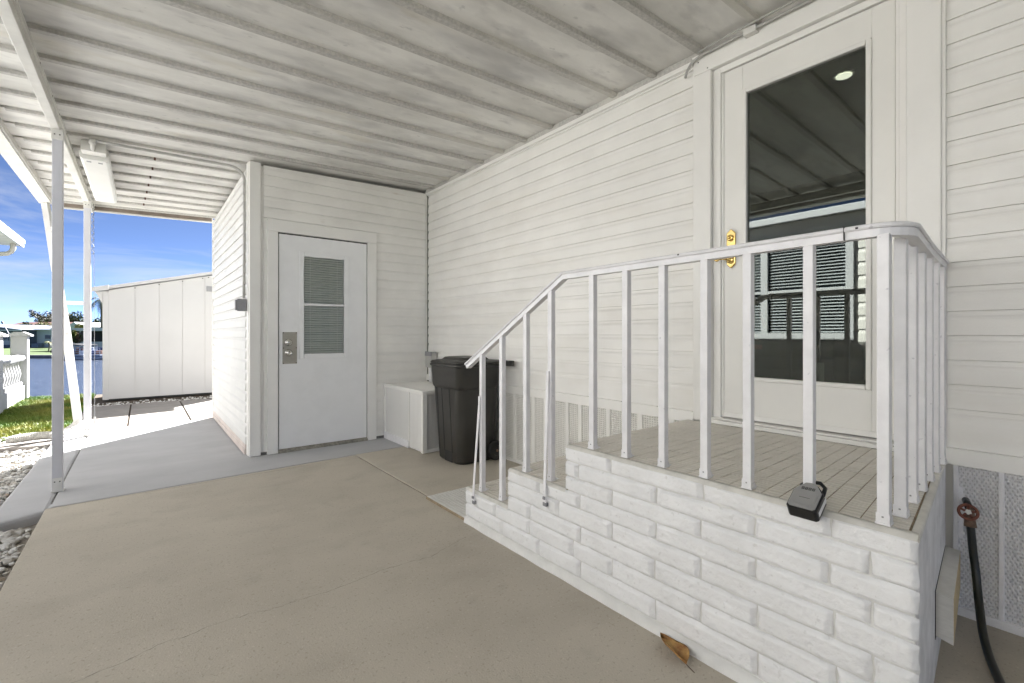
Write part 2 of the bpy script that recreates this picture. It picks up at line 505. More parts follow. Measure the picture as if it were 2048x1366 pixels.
def torus(bm, M, R, r, n=20, m=8):
    rings = []
    for i in range(n):
        a = 2 * math.pi * i / n
        rings.append([bm.verts.new(M @ Vector(((R + r * math.cos(2 * math.pi * k / m)) * math.cos(a), (R + r * math.cos(2 * math.pi * k / m)) * math.sin(a), r * math.sin(2 * math.pi * k / m)))) for k in range(m)])
    for i in range(n):
        a, b = rings[i], rings[(i + 1) % n]
        for k in range(m):
            bm.faces.new((a[k], a[(k + 1) % m], b[(k + 1) % m], b[k]))

def B():
    return bmesh.new()

def obj(name, bm, m, parent=None, bevel=0.0, smooth=False, label=None, recalc=True):
    if recalc:
        bmesh.ops.recalc_face_normals(bm, faces=bm.faces)
    me = bpy.data.meshes.new(name)
    bm.to_mesh(me)
    bm.free()
    if m is not None:
        me.materials.append(m)
    if smooth:
        for p in me.polygons:
            p.use_smooth = True
    o = bpy.data.objects.new(name, me)
    COL.objects.link(o)
    if parent is not None:
        o.parent = parent
    if bevel:
        md = o.modifiers.new('bevel', 'BEVEL')
        md.width = bevel
        md.segments = 2
        md.limit_method = 'ANGLE'
        md.angle_limit = math.radians(40)
    if label:
        o['label'] = label
    return o

def tag(o, label, cat, group=None):
    o['label'] = label
    o['category'] = cat
    if group:
        o['group'] = group
    return o

def thing(name, label, cat, loc=(0, 0, 0), group=None, rz=0):
    """an Empty at the thing's base; parts keep world coordinates through the parent inverse"""
    o = bpy.data.objects.new(name, None)
    COL.objects.link(o)
    o.location = loc
    o.rotation_euler = (0, 0, rz)
    o.empty_display_size = 0.1
    return tag(o, label, cat, group)

def fix_parents():
    """parts are modelled in world coordinates: give every part its parent's inverse"""
    bpy.context.view_layer.update()
    for o in list(COL.objects):
        if o.parent is not None and not o.get('_local'):
            o.matrix_parent_inverse = o.parent.matrix_world.inverted() if o.parent.type == 'EMPTY' else Matrix()
    for o in list(COL.objects):
        if '_local' in o:
            del o['_local']

def struct(name, bm, m, **k):
    o = obj(name, bm, m, **k)
    o['kind'] = 'structure'
    return o

def sheet(name, pts, m):
    bm = B()
    bm.faces.new([bm.verts.new(p) for p in pts])
    return struct(name, bm, m)

def grid_slab(bm, x0, x1, y0, y1, zt, zb):
    box(bm, x0, x1, y0, y1, zb, zt)

# ================================================================== GROUND
bm = B(); box(bm, -60, 60, -60, 11.55, -1.6, -0.075)
struct('yard', bm, M_lawn)
sheet('canal_water', [(-700, 11.5, -1.0), (700, 11.5, -1.0), (700, 1600, -1.0), (-700, 1600, -1.0)], M_water)
bm = B(); box(bm, -2.2, -0.40, -8, 7.25, -0.2, -0.062)
struct('gravel_bed', bm, M_gravelbed)
bm = B(); box(bm, -3.6, -0.66, 7.25, 11.5, -0.2, -0.03)
struct('lawn', bm, M_lawn)
bm = B(); box(bm, -12, -1.85, -12, 7.2, -0.2, -0.035)
struct('neighbour_driveway', bm, M_drive)
bm = B(); box(bm, -14, 14, -22, -12.2, -0.2, -0.04)
struct('street', bm, mat('grey street', (0.12, 0.115, 0.11), 0.9, var=0.08, vscale=2))
# tan slab: polygon, with a separate pour to the right of the joint
bm = B()
box(bm, -0.478, 1.512, -9, 4.112, -0.14, 0)
struct('driveway_slab', bm, M_tan, bevel=0.006)
bm = B()
box(bm, 1.524, 2.52, -3, 4.215, -0.14, 0.0)
struct('side_slab', bm, M_tan, bevel=0.006)
bm = B(); box(bm, 1.512, 1.524, -3, 4.2, -0.14, -0.008)
struct('slab_joint', bm, M_seam)
bm = B(); box(bm, -0.478, 1.52, 4.112, 4.22, -0.14, -0.004)
struct('slab_edge_strip', bm, M_white_slab)
# thin triangular run of the tan coat up to the painted line
bm = B()
v = [(-0.478, 4.112), (1.512, 4.112), (1.512, 4.19)]
prism(bm, v, lambda x, y, s: (x, y, s), -0.1, 0.0)
struct('driveway_slab_end', bm, M_tan)
# hairline crack across the tan slab
ck = [(1.37, 2.125), (1.25, 2.09), (1.11, 2.045), (1.0, 2.06), (0.87, 2.075), (0.75, 2.05), (0.59, 2.04), (0.5, 2.055), (0.43, 2.044), (0.33, 2.07), (0.23, 2.08), (0.12, 2.062), (0.06, 2.07), (-0.05, 2.03), (-0.2, 2.0), (-0.33, 1.95)]
bm = B()
pts = []
for i in range(len(ck) - 1):
    for k in range(6):
        f = k / 6
        x = ck[i][0] * (1 - f) + ck[i + 1][0] * f
        y = ck[i][1] * (1 - f) + ck[i + 1][1] * f + random.uniform(-.005, .005)
        pts.append((x, y))
prev = None
for i, (x, y) in enumerate(pts):
    wd = 0.0005 + 0.0010 * random.random() ** 2 if i % 11 else 0.0018
    a = bm.verts.new((x, y - wd, 0.0015)); b = bm.verts.new((x, y + wd, 0.0015))
    if prev:
        bm.faces.new((prev[0], a, b, prev[1]))
    prev = (a, b)
struct('slab_crack', bm, M_seam)

# white painted slab with rounded front-left end and a joint at the post line
bm = B()
box(bm, -0.4565, 2.51, 4.122, 7.17, -0.14, 0.003)
for q in bm.verts:
    if q.co.y < 5:
        q.co.y += 0.044 * (q.co.x + 0.452)
struct('painted_slab', bm, M_white_slab, bevel=0.008)
bm = B()
v = [(-0.462, 4.06), (-0.462, 7.17), (-0.715, 7.17), (-0.715, 4.35), (-0.80, 4.12), (-0.86, 3.93), (-0.80, 3.90), (-0.66, 3.95), (-0.55, 4.02)]
prism(bm, v, lambda x, y, s: (x, y, s), -0.14, 0.002)
struct('painted_slab_edge', bm, M_white_slab, bevel=0.02)
bm = B(); box(bm, -0.47, -0.445, 4.05, 7.17, -0.14, -0.008)
struct('painted_slab_joint', bm, M_seam)
# patio pavers
pv = bpy.data.objects.new('patio_paving', None); COL.objects.link(pv); pv['kind'] = 'structure'
bm = B(); box(bm, -0.66, 2.5, 7.17, 9.47, -0.14, -0.02)
obj('paving_bed', bm, M_soil, pv)
ys = [7.18, 7.56, 8.19, 8.82, 9.45]
for xa, xb in ((-0.655, -0.147), (-0.127, 0.478), (0.498, 1.10), (1.12, 1.73), (1.75, 2.4)):
    for ya, yb in zip(ys[:-1], ys[1:]):
        bm = B(); box(bm, xa, xb, ya + 0.004, yb - 0.004, -0.05, 0.0 + random.uniform(-.002, .002))
        obj('paver', bm, M_paver, pv, bevel=0.004)
bm = B(); box(bm, -0.66, 3.0, 9.47, 11.5, -0.14, -0.018)
struct('soil_bed', bm, M_soil)
# seawall cap on our side
bm = B(); box(bm, -30, 30, 11.5, 11.72, -1.8, -0.055)
struct('near_seawall', bm, M_seawall)

# ================================================================== GRAVEL, PEBBLES, GRASS
def ico_template():
    b = bmesh.new(); bmesh.ops.create_icosphere(b, subdivisions=2, radius=1)
    vs = [q.co.copy() for q in b.verts]; fs = [[q.index for q in f.verts] for f in b.faces]
    b.free(); return vs, fs
IV, IF = ico_template()
def stones(name, items, m):
    V = []; F = []
    for (x, y, z, a, b_, c, rz, sd_) in items:
        off = len(V)
        R = Matrix.Rotation(rz, 3, 'Z') @ Matrix.Rotation(random.uniform(-.5, .5), 3, 'X')
        ph = Vector((sd_, sd_ * 1.7, 0))
        for p in IV:
            k = 1 + 0.28 * noise.noise(p * 1.1 + ph)
            V.append(tuple(R @ Vector((p.x * a * k, p.y * b_ * k, p.z * c * k)) + Vector((x, y, z))))
        F.extend([[i + off for i in f] for f in IF])
    me = bpy.data.meshes.new(name)
    me.from_pydata(V, [], F)
    me.materials.append(m)
    for p in me.polygons:
        p.use_smooth = True
    o = bpy.data.objects.new(name, me); COL.objects.link(o)
    o['kind'] = 'stuff'
    return o
it = []
def inslab(x, y):
    if x > -0.50 and y < 4.12: return True
    if y > 4.35 and x > -0.735: return True
    if y > 3.9 and x > -0.86 - (y - 4.0) * -0.3 and x > -0.84: return True
    return False
for k in range(9500):
    y = random.uniform(1.8, 7.35)
    x = random.uniform(-1.75, -0.47)
    if inslab(x, y): continue
    if y > 7.1 and random.random() < .5: continue
    s = random.choice((0.012, 0.015, 0.018, 0.021, 0.025)) * random.uniform(.85, 1.2)
    it.append((x, y, -0.052 + random.uniform(-0.004, 0.022), s, s * random.uniform(.6, .85), s * random.uniform(.45, .7), random.uniform(0, 3.14), random.uniform(0, 90)))
g = stones('gravel', it, M_stone)
tag(g, 'loose pale river stones filling the strip left of the concrete slabs', 'gravel')
it = []
for k in range(420):
    x = random.uniform(-0.7, 2.3); y = random.choice((random.uniform(9.48, 10.0), random.uniform(9.48, 9.7)))
    s = random.uniform(0.006, 0.02)
    it.append((x, y, -0.012, s, s * .8, s * .6, random.uniform(0, 3), random.uniform(0, 90)))
for k in range(160):
    x = random.uniform(-2.2, -0.7); y = random.uniform(7.2, 7.7)
    s = random.uniform(0.008, 0.02)
    it.append((x, y, -0.024, s, s * .8, s * .6, random.uniform(0, 3), random.uniform(0, 90)))
g = stones('pebbles', it, M_stone)
tag(g, 'scattered white pebbles along the bare soil in front of the far shed', 'pebbles')

def grass(name, n, xr, yr, z, h, m, skip=None):
    V = []; F = []
    for k in range(n):
        x = random.uniform(*xr); y = random.uniform(*yr)
        if skip and skip(x, y): continue
        hh = h * random.uniform(.45, 1.2)
        a = random.uniform(0, math.pi); wd = 0.004 + 0.003 * random.random()
        lx, ly = random.uniform(-.6, .6) * hh, random.uniform(-.6, .6) * hh
        dx, dy = math.cos(a) * wd, math.sin(a) * wd
        o = len(V)
        V += [(x - dx, y - dy, z), (x + dx, y + dy, z), (x + dx * .7 + lx * .4, y + dy * .7 + ly * .4, z + hh * .6), (x - dx * .7 + lx * .4, y - dy * .7 + ly * .4, z + hh * .6), (x + lx, y + ly, z + hh)]
        F += [(o, o + 1, o + 2, o + 3), (o + 3, o + 2, o + 4)]
    me = bpy.data.meshes.new(name); me.from_pydata(V, [], F); me.materials.append(m)
    o = bpy.data.objects.new(name, me); COL.objects.link(o); o['kind'] = 'stuff'
    return o
def bare(x, y):
    d = noise.noise(Vector((x * 1.7, y * 1.7, 3)))
    return y < 8.0 and d + (y - 7.25) * 0.9 < random.uniform(0.05, .45)
g = grass('grass', 90000, (-3.4, -0.67), (7.25, 11.5), -0.03, 0.055, M_grass, bare)
tag(g, 'patchy green lawn between the gravel and the canal', 'grass')

# ================================================================== HOUSE
house = thing('mobile_home', 'white vinyl sided home wall with glass entry door on the right side', 'house', (3.2, 0, 0))
SP = 0.0969
XW = 2.52
def siding_prof(sp, d=0.0, lip=0.0100):
    return [(-0.006, 0), (lip, 0), (lip, 0.004), (lip * .86, sp * .64), (lip * .70, sp * .72), (lip * .46, sp * .80), (lip * .36, sp * .88), (lip * .34, sp - .0022), (.001, sp - .0016), (-0.001, sp), (-0.006, sp)]
def board_x(parent, x, y0, y1, z, m, sp=SP, zmax=None, name='siding_board', sgn=-1, lip=0.0100):
    """board on a wall x = const, facing sgn*X; x is the plane of the board lips"""
    bm = B()
    pr_ = siding_prof(sp, lip=lip)
    if zmax is not None:
        pr_ = [(o_, min(h_, zmax - z)) for o_, h_ in pr_]
    prism(bm, pr_, lambda o_, h_, s: (x - sgn * (lip - o_), s, z + h_), y0, y1)
    return obj(name, bm, m, parent)
def board_y(parent, y, x0, x1, z, m, sp=SP, zmax=None, name='siding_board'):
    bm = B()
    pr_ = siding_prof(sp)
    if zmax is not None:
        pr_ = [(o_, min(h_, zmax - z)) for o_, h_ in pr_]
    prism(bm, pr_, lambda o_, h_, s: (s, y + (0.0100 - o_), z + h_), x0, x1)
    return obj(name, bm, m, parent)

# wall core (with a hole for the door), in pieces
bm = B()
box(bm, 2.5405, 2.66, 1.33, 7.2, 0.0, 2.95)
box(bm, 2.5405, 2.66, -7, 0.50, 0.0, 2.95)
box(bm, 2.5405, 2.66, 0.50, 1.33, 0.0, 0.60)
box(bm, 2.5405, 2.66, 0.50, 1.33, 2.60, 2.95)
obj('wall', bm, M_trim, house)
z = 0.707 - SP
k = 0
while z < 2.66:
    zm = 2.665
    board_x(house, XW, 1.455, 4.685, z if k else 0.645, M_vinyl, zmax=zm if k else 0.707)
    board_x(house, XW, -3.0, 0.374, z if k else 0.645, M_vinyl, zmax=zm if k else 0.707)
    z += SP; k += 1
# bottom starter trim and top channel
for ya, yb in ((1.455, 4.69), (-3, 0.374)):
    bm = B()
    prism(bm, [(2.500, .585), (2.512, .585), (2.512, .64), (2.538, .645), (2.538, .652), (2.503, .648)], lambda x, z_, s: (x, s, z_), ya, yb)
    obj('starter_trim', bm, M_trim, house)
bm = B(); box(bm, 2.497, 2.538, 1.46, 4.70, 2.655, 2.682); box(bm, 2.497, 2.538, -3, 1.46, 2.69, 2.70)
obj('top_trim', bm, M_trim, house)
# J channel by the door casing, and the inside corner bead
bm = B(); box(bm, 2.503, 2.53, 0.374, 0.386, .585, 2.69); box(bm, 2.508, 2.53, 1.448, 1.462, .61, 2.665)
obj('side_channel', bm, M_trim, house, bevel=0.002)
bm = B(); box(bm, 2.500, 2.509, 4.688, 4.697, 0.0, 2.67)
obj('corner_bead', bm, M_trim, house)
bm = B(); box(bm, 2.512, 2.536, 4.686, 4.712, 0.0, 2.67)
obj('corner_recess', bm, M_seam, house)
# skirting below the siding: pressed vent panels with plain raised seams
seams = [4.3, 4.05, 3.80, 3.55, 3.29, 3.122, 2.873, 2.734, 2.489, 2.356, 2.094, 1.831, 1.6, 1.35]
for a, b in zip(seams[:-1], seams[1:]):
    bm = B(); box(bm, 2.516, 2.53, b + 0.018, a - 0.018, 0.02, 0.60)
    obj('skirting_panel', bm, M_skirt_diamond, house)
    bm = B(); box(bm, 2.508, 2.53, b - 0.018, b + 0.018, 0.02, 0.60)
    obj('skirting_seam', bm, M_trim, house, bevel=0.004)
bm = B(); box(bm, 2.50, 2.53, 1.3, 4.3, 0.0, 0.022)
obj('skirting_channel', bm, M_trim, house)
nearseams = [0.345, 0.221, 0.06, -0.1, -0.26, -0.42, -0.6]
for a, b in zip(nearseams[:-1], nearseams[1:]):
    bm = B(); box(bm, 2.516, 2.53, b + 0.008, a - 0.008 if a < .3 else a, 0.03, 0.60)
    obj('skirting_panel', bm, M_skirt_dot, house)
    bm = B(); box(bm, 2.507, 2.53, b - 0.008, b + 0.008, 0.03, 0.60)
    obj('skirting_seam', bm, M_rail, house, bevel=0.003)
bm = B(); box(bm, 2.498, 2.53, -3, 0.36, 0.0, 0.032)
obj('skirting_channel', bm, M_rail, house, bevel=0.003)
bm = B(); box(bm, 2.505, 2.531, 0.337, 0.352, 0.03, 0.585)
obj('skirting_seam', bm, M_rail, house)
# low pitched house roof, for the shade it casts
bm = B()
prism(bm, [(2.62, 2.955), (2.62, 3.02), (5.0, 3.45), (7.9, 3.02), (7.9, 2.955)], lambda x, z_, s: (x, s, z_), -7.2, 7.2)
obj('roof', bm, M_chalk, house)

# --- entry door
casing = obj('door_casing', (lambda bm: (box(bm, 2.494, 2.5405, 1.348, 1.450, 0.605, 2.585), box(bm, 2.494, 2.5405, 0.386, 0.495, 0.605, 2.585), box(bm, 2.494, 2.5405, 0.386, 1.450, 2.5865, 2.688)) and bm)(B()), M_trim, house, bevel=0.004)
bm = B()
box(bm, 2.520, 2.62, 1.303, 1.346, 0.625, 2.584)
box(bm, 2.520, 2.62, 0.497, 0.524, 0.625, 2.584)
box(bm, 2.520, 2.62, 0.525, 1.302, 2.552, 2.584)
box(bm, 2.5285, 2.62, 1.290, 1.3025, 0.64, 2.551)
box(bm, 2.5285, 2.62, 0.5245, 0.537, 0.64, 2.551)
obj('door_jamb', bm, M_trim, casing, bevel=0.002)
bm = B()
box(bm, 2.462, 2.64, 0.48, 1.36, 0.607, 0.628)
box(bm, 2.478, 2.64, 0.499, 1.34, 0.629, 0.637)
obj('threshold', bm, M_trim, casing, bevel=0.003)
bm = B(); box(bm, 2.466, 2.50, 0.50, 1.345, 0.6045, 0.6072)
obj('threshold_gap', bm, M_dark, casing)
door = thing  # (helper alias unused)
YD0, YD1 = 0.5385, 1.2885
GL = (0.642, 1.166, 0.872, 2.392)
bm = B()
xd0, xd1 = 2.532, 2.575
box(bm, xd0, xd1, YD0, GL[0] - .022, 0.642, 2.548)
box(bm, xd0, xd1, GL[1] + .022, YD1, 0.642, 2.548)
box(bm, xd0, xd1, GL[0] - .0218, GL[1] + .0218, 0.642, GL[2] - .022)
box(bm, xd0, xd1, GL[0] - .0218, GL[1] + .0218, GL[3] + .022, 2.548)
edoor = obj('door', bm, M_door2, house, bevel=0.002, label='cream full glass entry door with brass lever plate')
bm = B()
for (a, b, c, d) in ((GL[0] - .0215, GL[0], GL[2] - .0215, GL[3] + .0215), (GL[1], GL[1] + .0215, GL[2] - .0215, GL[3] + .0215), (GL[0], GL[1], GL[2] - .0215, GL[2]), (GL[0], GL[1], GL[3], GL[3] + .0215)):
    box(bm, 2.524, 2.570, a, b, c, d)
obj('glass_moulding', bm, M_door2, edoor, bevel=0.005)
bm = B(); box(bm, 2.545, 2.551, GL[0], GL[1], GL[2], GL[3])
obj('glass_pane', bm, M_glass, edoor)
bm = B(); box(bm, 2.524, 2.531, YD0 + .002, YD1 - .002, 0.643, 0.668)
obj('door_sweep', bm, M_trim, edoor)
# brass escutcheon plate and lever
bm = B()
yc = 1.246
pl = [(-.021, -.088), (0, -.108), (.021, -.088), (.024, -.08), (.024, .082), (.020, .09), (0.0, .108), (-.020, .09), (-.024, .082), (-.024, -.08)]
prism(bm, pl, lambda a, b, s: (s, yc + a, 1.567 + b), 2.518, 2.531)
hp = obj('escutcheon_plate', bm, M_brass, edoor, bevel=0.004, smooth=False)
bm = B()
Mx = Matrix.Translation((2.512, yc, 1.625)) @ Matrix.Rotation(math.radians(-90), 4, 'Y')
lathe(bm, [(.017, -.01), (.018, .0), (.014, .006), (.006, .007), (.005, .004)], 20, Mx)
box(bm, 2.497, 2.506, yc - .002, yc + .002, 1.617, 1.633)
obj('lock_cylinder', bm, M_brass, hp if False else edoor, smooth=True)
bm = B()
tube(bm, [(2.522, yc, 1.505), (2.50, yc, 1.505), (2.485, yc, 1.507), (2.48, yc + .004, 1.507)], .010, 10)
pp = [(2.478, yc + .005, 1.508), (2.476, yc + .02, 1.512), (2.475, yc + .04, 1.510), (2.474, yc + .055, 1.503), (2.474, yc + .068, 1.508)]
tube(bm, pp, .007, 10, radii=[.010, .0085, .007, .0075, .004])
obj('door_lever', bm, M_brass, edoor, smooth=True)
bm = B()
Mx = Matrix.Translation((2.514, yc, 1.505)) @ Matrix.Rotation(math.radians(-90), 4, 'Y')
lathe(bm, [(.020, -.004), (.021, .002), (.015, .006), (.010, .008)], 18, Mx)
obj('lever_rose', bm, M_brass, edoor, smooth=True)
# screws on casing mitre
bm = B()
for (yy, zz) in ((1.421, 2.655), (1.365, 2.60)):
    box(bm, 2.4925, 2.4945, yy - .003, yy + .003, zz - .003, zz + .003)
obj('screw_head', bm, M_dark, casing)
# --- interior seen through the glass
bm = B()
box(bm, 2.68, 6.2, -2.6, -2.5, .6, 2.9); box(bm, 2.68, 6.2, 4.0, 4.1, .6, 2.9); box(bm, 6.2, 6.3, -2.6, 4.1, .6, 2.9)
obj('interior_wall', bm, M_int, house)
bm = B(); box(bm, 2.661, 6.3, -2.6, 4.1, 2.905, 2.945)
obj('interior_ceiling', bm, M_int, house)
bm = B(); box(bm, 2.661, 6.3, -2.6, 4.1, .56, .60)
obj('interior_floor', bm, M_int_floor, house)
bm = B(); lathe(bm, [(.062, 0), (.062, .012), (.05, .014)], 24, Matrix.Translation((3.80, 1.089, 2.889)))
dl = obj('downlight_trim', bm, M_blind, house)
bm = B(); lathe(bm, [(.046, 0), (.046, .006)], 24, Matrix.Translation((3.80, 1.089, 2.881)))
obj('downlight_lens', bm, M_lamp, dl)
cab = thing('storage_carton', 'dark carton stack with printed labels behind the lower entry door glass', 'boxes', (3.3, 1.4, .6))
bm = B(); box(bm, 3.15, 3.7, 0.95, 1.75, .601, 1.12)
obj('carton', bm, M_box, cab, bevel=.004)
bm = B(); box(bm, 3.146, 3.149, 1.35, 1.62, 1.0, 1.03); obj('print_strip', bm, M_redprint, cab)
bm = B(); box(bm, 3.146, 3.149, 1.42, 1.52, .90, .96); obj('label', bm, M_paper, cab)
bm = B(); box(bm, 3.146, 3.149, 1.0, 1.08, .80, .93); obj('label', bm, M_paper, cab)
bm = B(); box(bm, 3.146, 3.149, 1.0, 1.08, .74, .795); obj('label', bm, M_yellow, cab)
ch = thing('cane_chair', 'straw coloured cane chair back behind the entry door glass', 'chair', (3.9, 1.9, .6))
for i in range(7):
    bm = B(); bar(bm, (3.9, 1.65 + i * .09, 1.15), (3.9, 1.75 + i * .09 * .9, 1.45), .02, .02); obj('cane_strip', bm, M_lattice, ch)
for yy in (1.6, 2.3):
    bm = B(); box(bm, 3.88, 3.92, yy, yy + .04, .601, 1.5); obj('leg', bm, M_lattice, ch)
bm = B(); box(bm, 3.88, 4.3, 1.6, 2.34, 1.06, 1.10); obj('seat', bm, M_lattice, ch)

# ================================================================== ATTACHED SHED
shed = thing('attached_shed', 'white vinyl sided utility room at the end of the carport with a half glazed door', 'shed', (1.6, 6, 0))
YS = 4.70
bm = B()
box(bm, 0.762, 0.985, 4.7205, 7.24, 0.0, 2.60)
box(bm, 1.825, 2.515, 4.7205, 7.24, 0.0, 2.60)
box(bm, 0.985, 1.825, 4.7205, 7.24, 2.045, 2.60)
box(bm, 0.985, 1.825, 4.80, 7.24, 0.0, 2.045)
obj('wall', bm, M_vinyl_dull, shed)
z = 0.029
def ztop(x): return 2.690 - (2.52 - x) * 0.0336 - .012
while z < 2.63:
    if z + SP < 2.16:
        board_y(shed, YS, 0.862, 0.8885, z, M_vinyl_dull)
        board_y(shed, YS, 1.9135, 2.498, z, M_vinyl_dull)
    else:
        if z < 2.15:
            board_y(shed, YS, 0.862, 0.8885, z, M_vinyl_dull, zmax=2.155); board_y(shed, YS, 1.9135, 2.498, z, M_vinyl_dull)
            board_y(shed, YS, 0.889, 1.913, 2.152, M_vinyl_dull, sp=z + SP - 2.152)
        else:
            board_y(shed, YS, 0.862, 2.498, z, M_vinyl_dull, zmax=2.632)
    z += SP
bm = B()
prism(bm, [(0.862, 2.60), (2.50, 2.612), (2.50, 2.675), (0.862, 2.628)], lambda x, z_, s: (x, s, z_), 4.697, 4.72)
obj('top_trim', bm, M_vinyl_dull, shed)
# left wall boards
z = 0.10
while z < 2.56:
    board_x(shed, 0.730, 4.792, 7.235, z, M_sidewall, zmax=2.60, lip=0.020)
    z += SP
bm = B()
prism(bm, [(0.722, .012), (0.760, .012), (0.760, .105), (0.727, .10), (0.727, .062), (0.720, .058)], lambda x, z_, s: (x, s, z_), 4.79, 7.24)
obj('base_trim', bm, mat('pinkish weathered trim', (0.60, 0.53, 0.49), 0.6, var=0.1, vscale=6), shed)
bm = B(); box(bm, 0.722, 0.763, 7.236, 7.262, 0.01, 2.60)
obj('corner_post', bm, M_trim, shed, bevel=.002)
bm = B()
box(bm, 0.745, 0.836, 4.682, 4.720, 0.006, 2.640)
box(bm, 0.738, 0.7615, 4.7215, 4.79, 0.006, 2.640)
obj('corner_post', bm, M_trim, shed, bevel=.005)
bm = B(); box(bm, 0.7205, 0.7375, 4.683, 4.79, 0.006, 2.625)
bm.free()
bm = B(); box(bm, 0.8365, 0.861, 4.708, 4.7195, 0.006, 2.62); obj('corner_channel', bm, M_trim, shed)
bm = B(); box(bm, 0.764, 2.5, 4.705, 4.72, 0.0, 0.028)
obj('base_flashing', bm, M_seam, shed)
# shed door casing
bm = B()
box(bm, 0.889, 0.977, 4.674, 4.74, 0.004, 2.0385)
box(bm, 1.822, 1.913, 4.674, 4.74, 0.004, 2.0385)
box(bm, 0.889, 1.913, 4.674, 4.74, 2.0390, 2.150)
scas = obj('door_casing', bm, M_trim, shed, bevel=.003)
bm = B()
box(bm, 0.9775, 0.985, 4.70, 4.79, 0.03, 2.038); box(bm, 1.815, 1.8215, 4.70, 4.79, 0.03, 2.038); box(bm, .9775, 1.8215, 4.70, 4.79, 2.028, 2.0385)
obj('door_gap', bm, M_dark, scas)
bm = B(); prism(bm, [(4.672, .002), (4.80, .002), (4.80, .034), (4.70, .034), (4.672, .014)], lambda y, z_, s: (s, y, z_), .978, 1.821)
obj('threshold', bm, mat('weathered aluminium sill', (0.25, 0.235, 0.20), 0.6, var=0.3, vscale=30), scas)
# door with window opening
bm = B()
WX0, WX1, WZ0, WZ1 = 1.205, 1.583, 0.912, 1.838
y0, y1 = 4.692, 4.735
box(bm, 0.986, WX0 - .03, y0, y1, .036, 2.026)
box(bm, WX1 + .03, 1.814, y0, y1, .036, 2.026)
box(bm, WX0 - .03, WX1 + .03, y0, y1, .036, WZ0 - .03)
box(bm, WX0 - .03, WX1 + .03, y0, y1, WZ1 + .03, 2.026)
bmesh.ops.remove_doubles(bm, verts=bm.verts, dist=1e-5)
sdoor = obj('door', bm, M_door, shed, label='plain white steel door with a small blind filled window')
bm = B()
for (a, b, c, d) in ((WX0 - .045, WX0, WZ0 - .045, WZ1 + .045), (WX1, WX1 + .045, WZ0 - .045, WZ1 + .045), (WX0, WX1, WZ0 - .045, WZ0), (WX0, WX1, WZ1, WZ1 + .045)):
    box(bm, a, b, 4.684, 4.7325, c, d)
box(bm, WX0, WX1, 4.688, 4.72, 1.372, 1.394)
obj('window_frame', bm, M_door, sdoor, bevel=.004)
bm = B(); box(bm, WX0, WX1, 4.698, 4.701, WZ0, 1.371); box(bm, WX0, WX1, 4.698, 4.701, 1.395, WZ1)
obj('window_pane', bm, M_glass2, sdoor)
bm = B()
z = WZ0 + .012
while z < WZ1 - .01:
    if not (1.362 < z < 1.400):
        Mx = Matrix.Translation(((WX0 + WX1) / 2, 4.711, z)) @ Matrix.Rotation(math.radians(40), 4, 'X')
        mbox(bm, Mx, WX1 - WX0 - .008, .0195, .0015)
    z += .0225
sl = obj('blind_slat', bm, M_blind, sdoor); sl['kind'] = 'stuff'
bm = B()
for xx in (1.265, 1.52):
    box(bm, xx - .0015, xx + .0015, 4.704, 4.7055, WZ0, WZ1)
obj('ladder_cord', bm, M_blind, sdoor)
bm = B(); box(bm, WX0, WX1, 4.733, 4.74, WZ0, WZ1)
obj('window_backing', bm, mat('dim room behind blind', (0.56, 0.57, 0.55), 0.8), sdoor)
# lock plate with two knobs
bm = B(); box(bm, 1.017, 1.142, 4.6885, 4.6915, .822, 1.118)
lp = obj('lock_plate', bm, M_steel, sdoor)
for xx in (1.024, 1.135):
    for zz in (.829, .970, 1.111):
        bm = B(); box(bm, xx - .004, xx + .004, 4.6865, 4.6884, zz - .004, zz + .004)
        obj('plate_screw', bm, M_dark, sdoor)
for zz, lb in ((1.020, 'deadbolt'), (.925, 'door_knob')):
    bm = B()
    Mx = Matrix.Translation((1.066, 4.688, zz)) @ Matrix.Rotation(math.radians(90), 4, 'X')
    if lb == 'deadbolt':
        lathe(bm, [(.034, 0), (.034, .006), (.026, .014), (.016, .018), (.015, .03), (.010, .032)], 24, Mx)
    else:
        lathe(bm, [(.034, 0), (.034, .006), (.022, .012), (.013, .018), (.013, .030), (.022, .038), (.027, .048), (.025, .06), (.012, .066), (.010, .063)], 24, Mx)
    obj(lb, bm, M_chrome, sdoor, smooth=True)

# ================================================================== CARPORT ROOF
carp = thing('carport', 'white aluminium carport roof with ribbed pans on slim posts', 'carport', (1.0, 1.5, 0))
def zr(x): return 2.700 - (2.52 - x) * 0.0336
def sbox(bm, x0, x1, y0, y1, a, b):
    vs = box(bm, x0, x1, y0, y1, a, b)
    for q in vs:
        q.co.z += zr(q.co.x)
P = 0.3112
y = 4.494 + 9 * P
ribY = []
while y > -6.2:
    ribY.append(y); y -= P
ribY[0:0] = []
RH = 0.022
for i, ry in enumerate(ribY):
    # pan spans from this rib to the next nearer one
    bm = B(); sbox(bm, -0.80, 2.60, ry - P + .047, ry + .001, RH, RH + .012)
    # small pressed bead down the pan
    obj('roof_pan', bm, M_pan, carp)
    bm = B()
    prof = [(0.0, RH + .003), (.004, .002), (.006, 0), (.040, 0), (.043, .003), (.047, RH + .003), (.047, RH + .015), (0, RH + .015)]
    x0r = -0.712 if True else 0
    r0 = [bm.verts.new((x0r, ry + a, zr(x0r) + b)) for a, b in prof]
    r1 = [bm.verts.new((2.497, ry + a, zr(2.497) + b)) for a, b in prof]
    n = len(prof)
    for k in range(n):
        bm.faces.new((r0[k], r0[(k + 1) % n], r1[(k + 1) % n], r1[k]))
    bm.faces.new(list(reversed(r0))); bm.faces.new(r1)
    obj('roof_rib', bm, M_rib, carp)
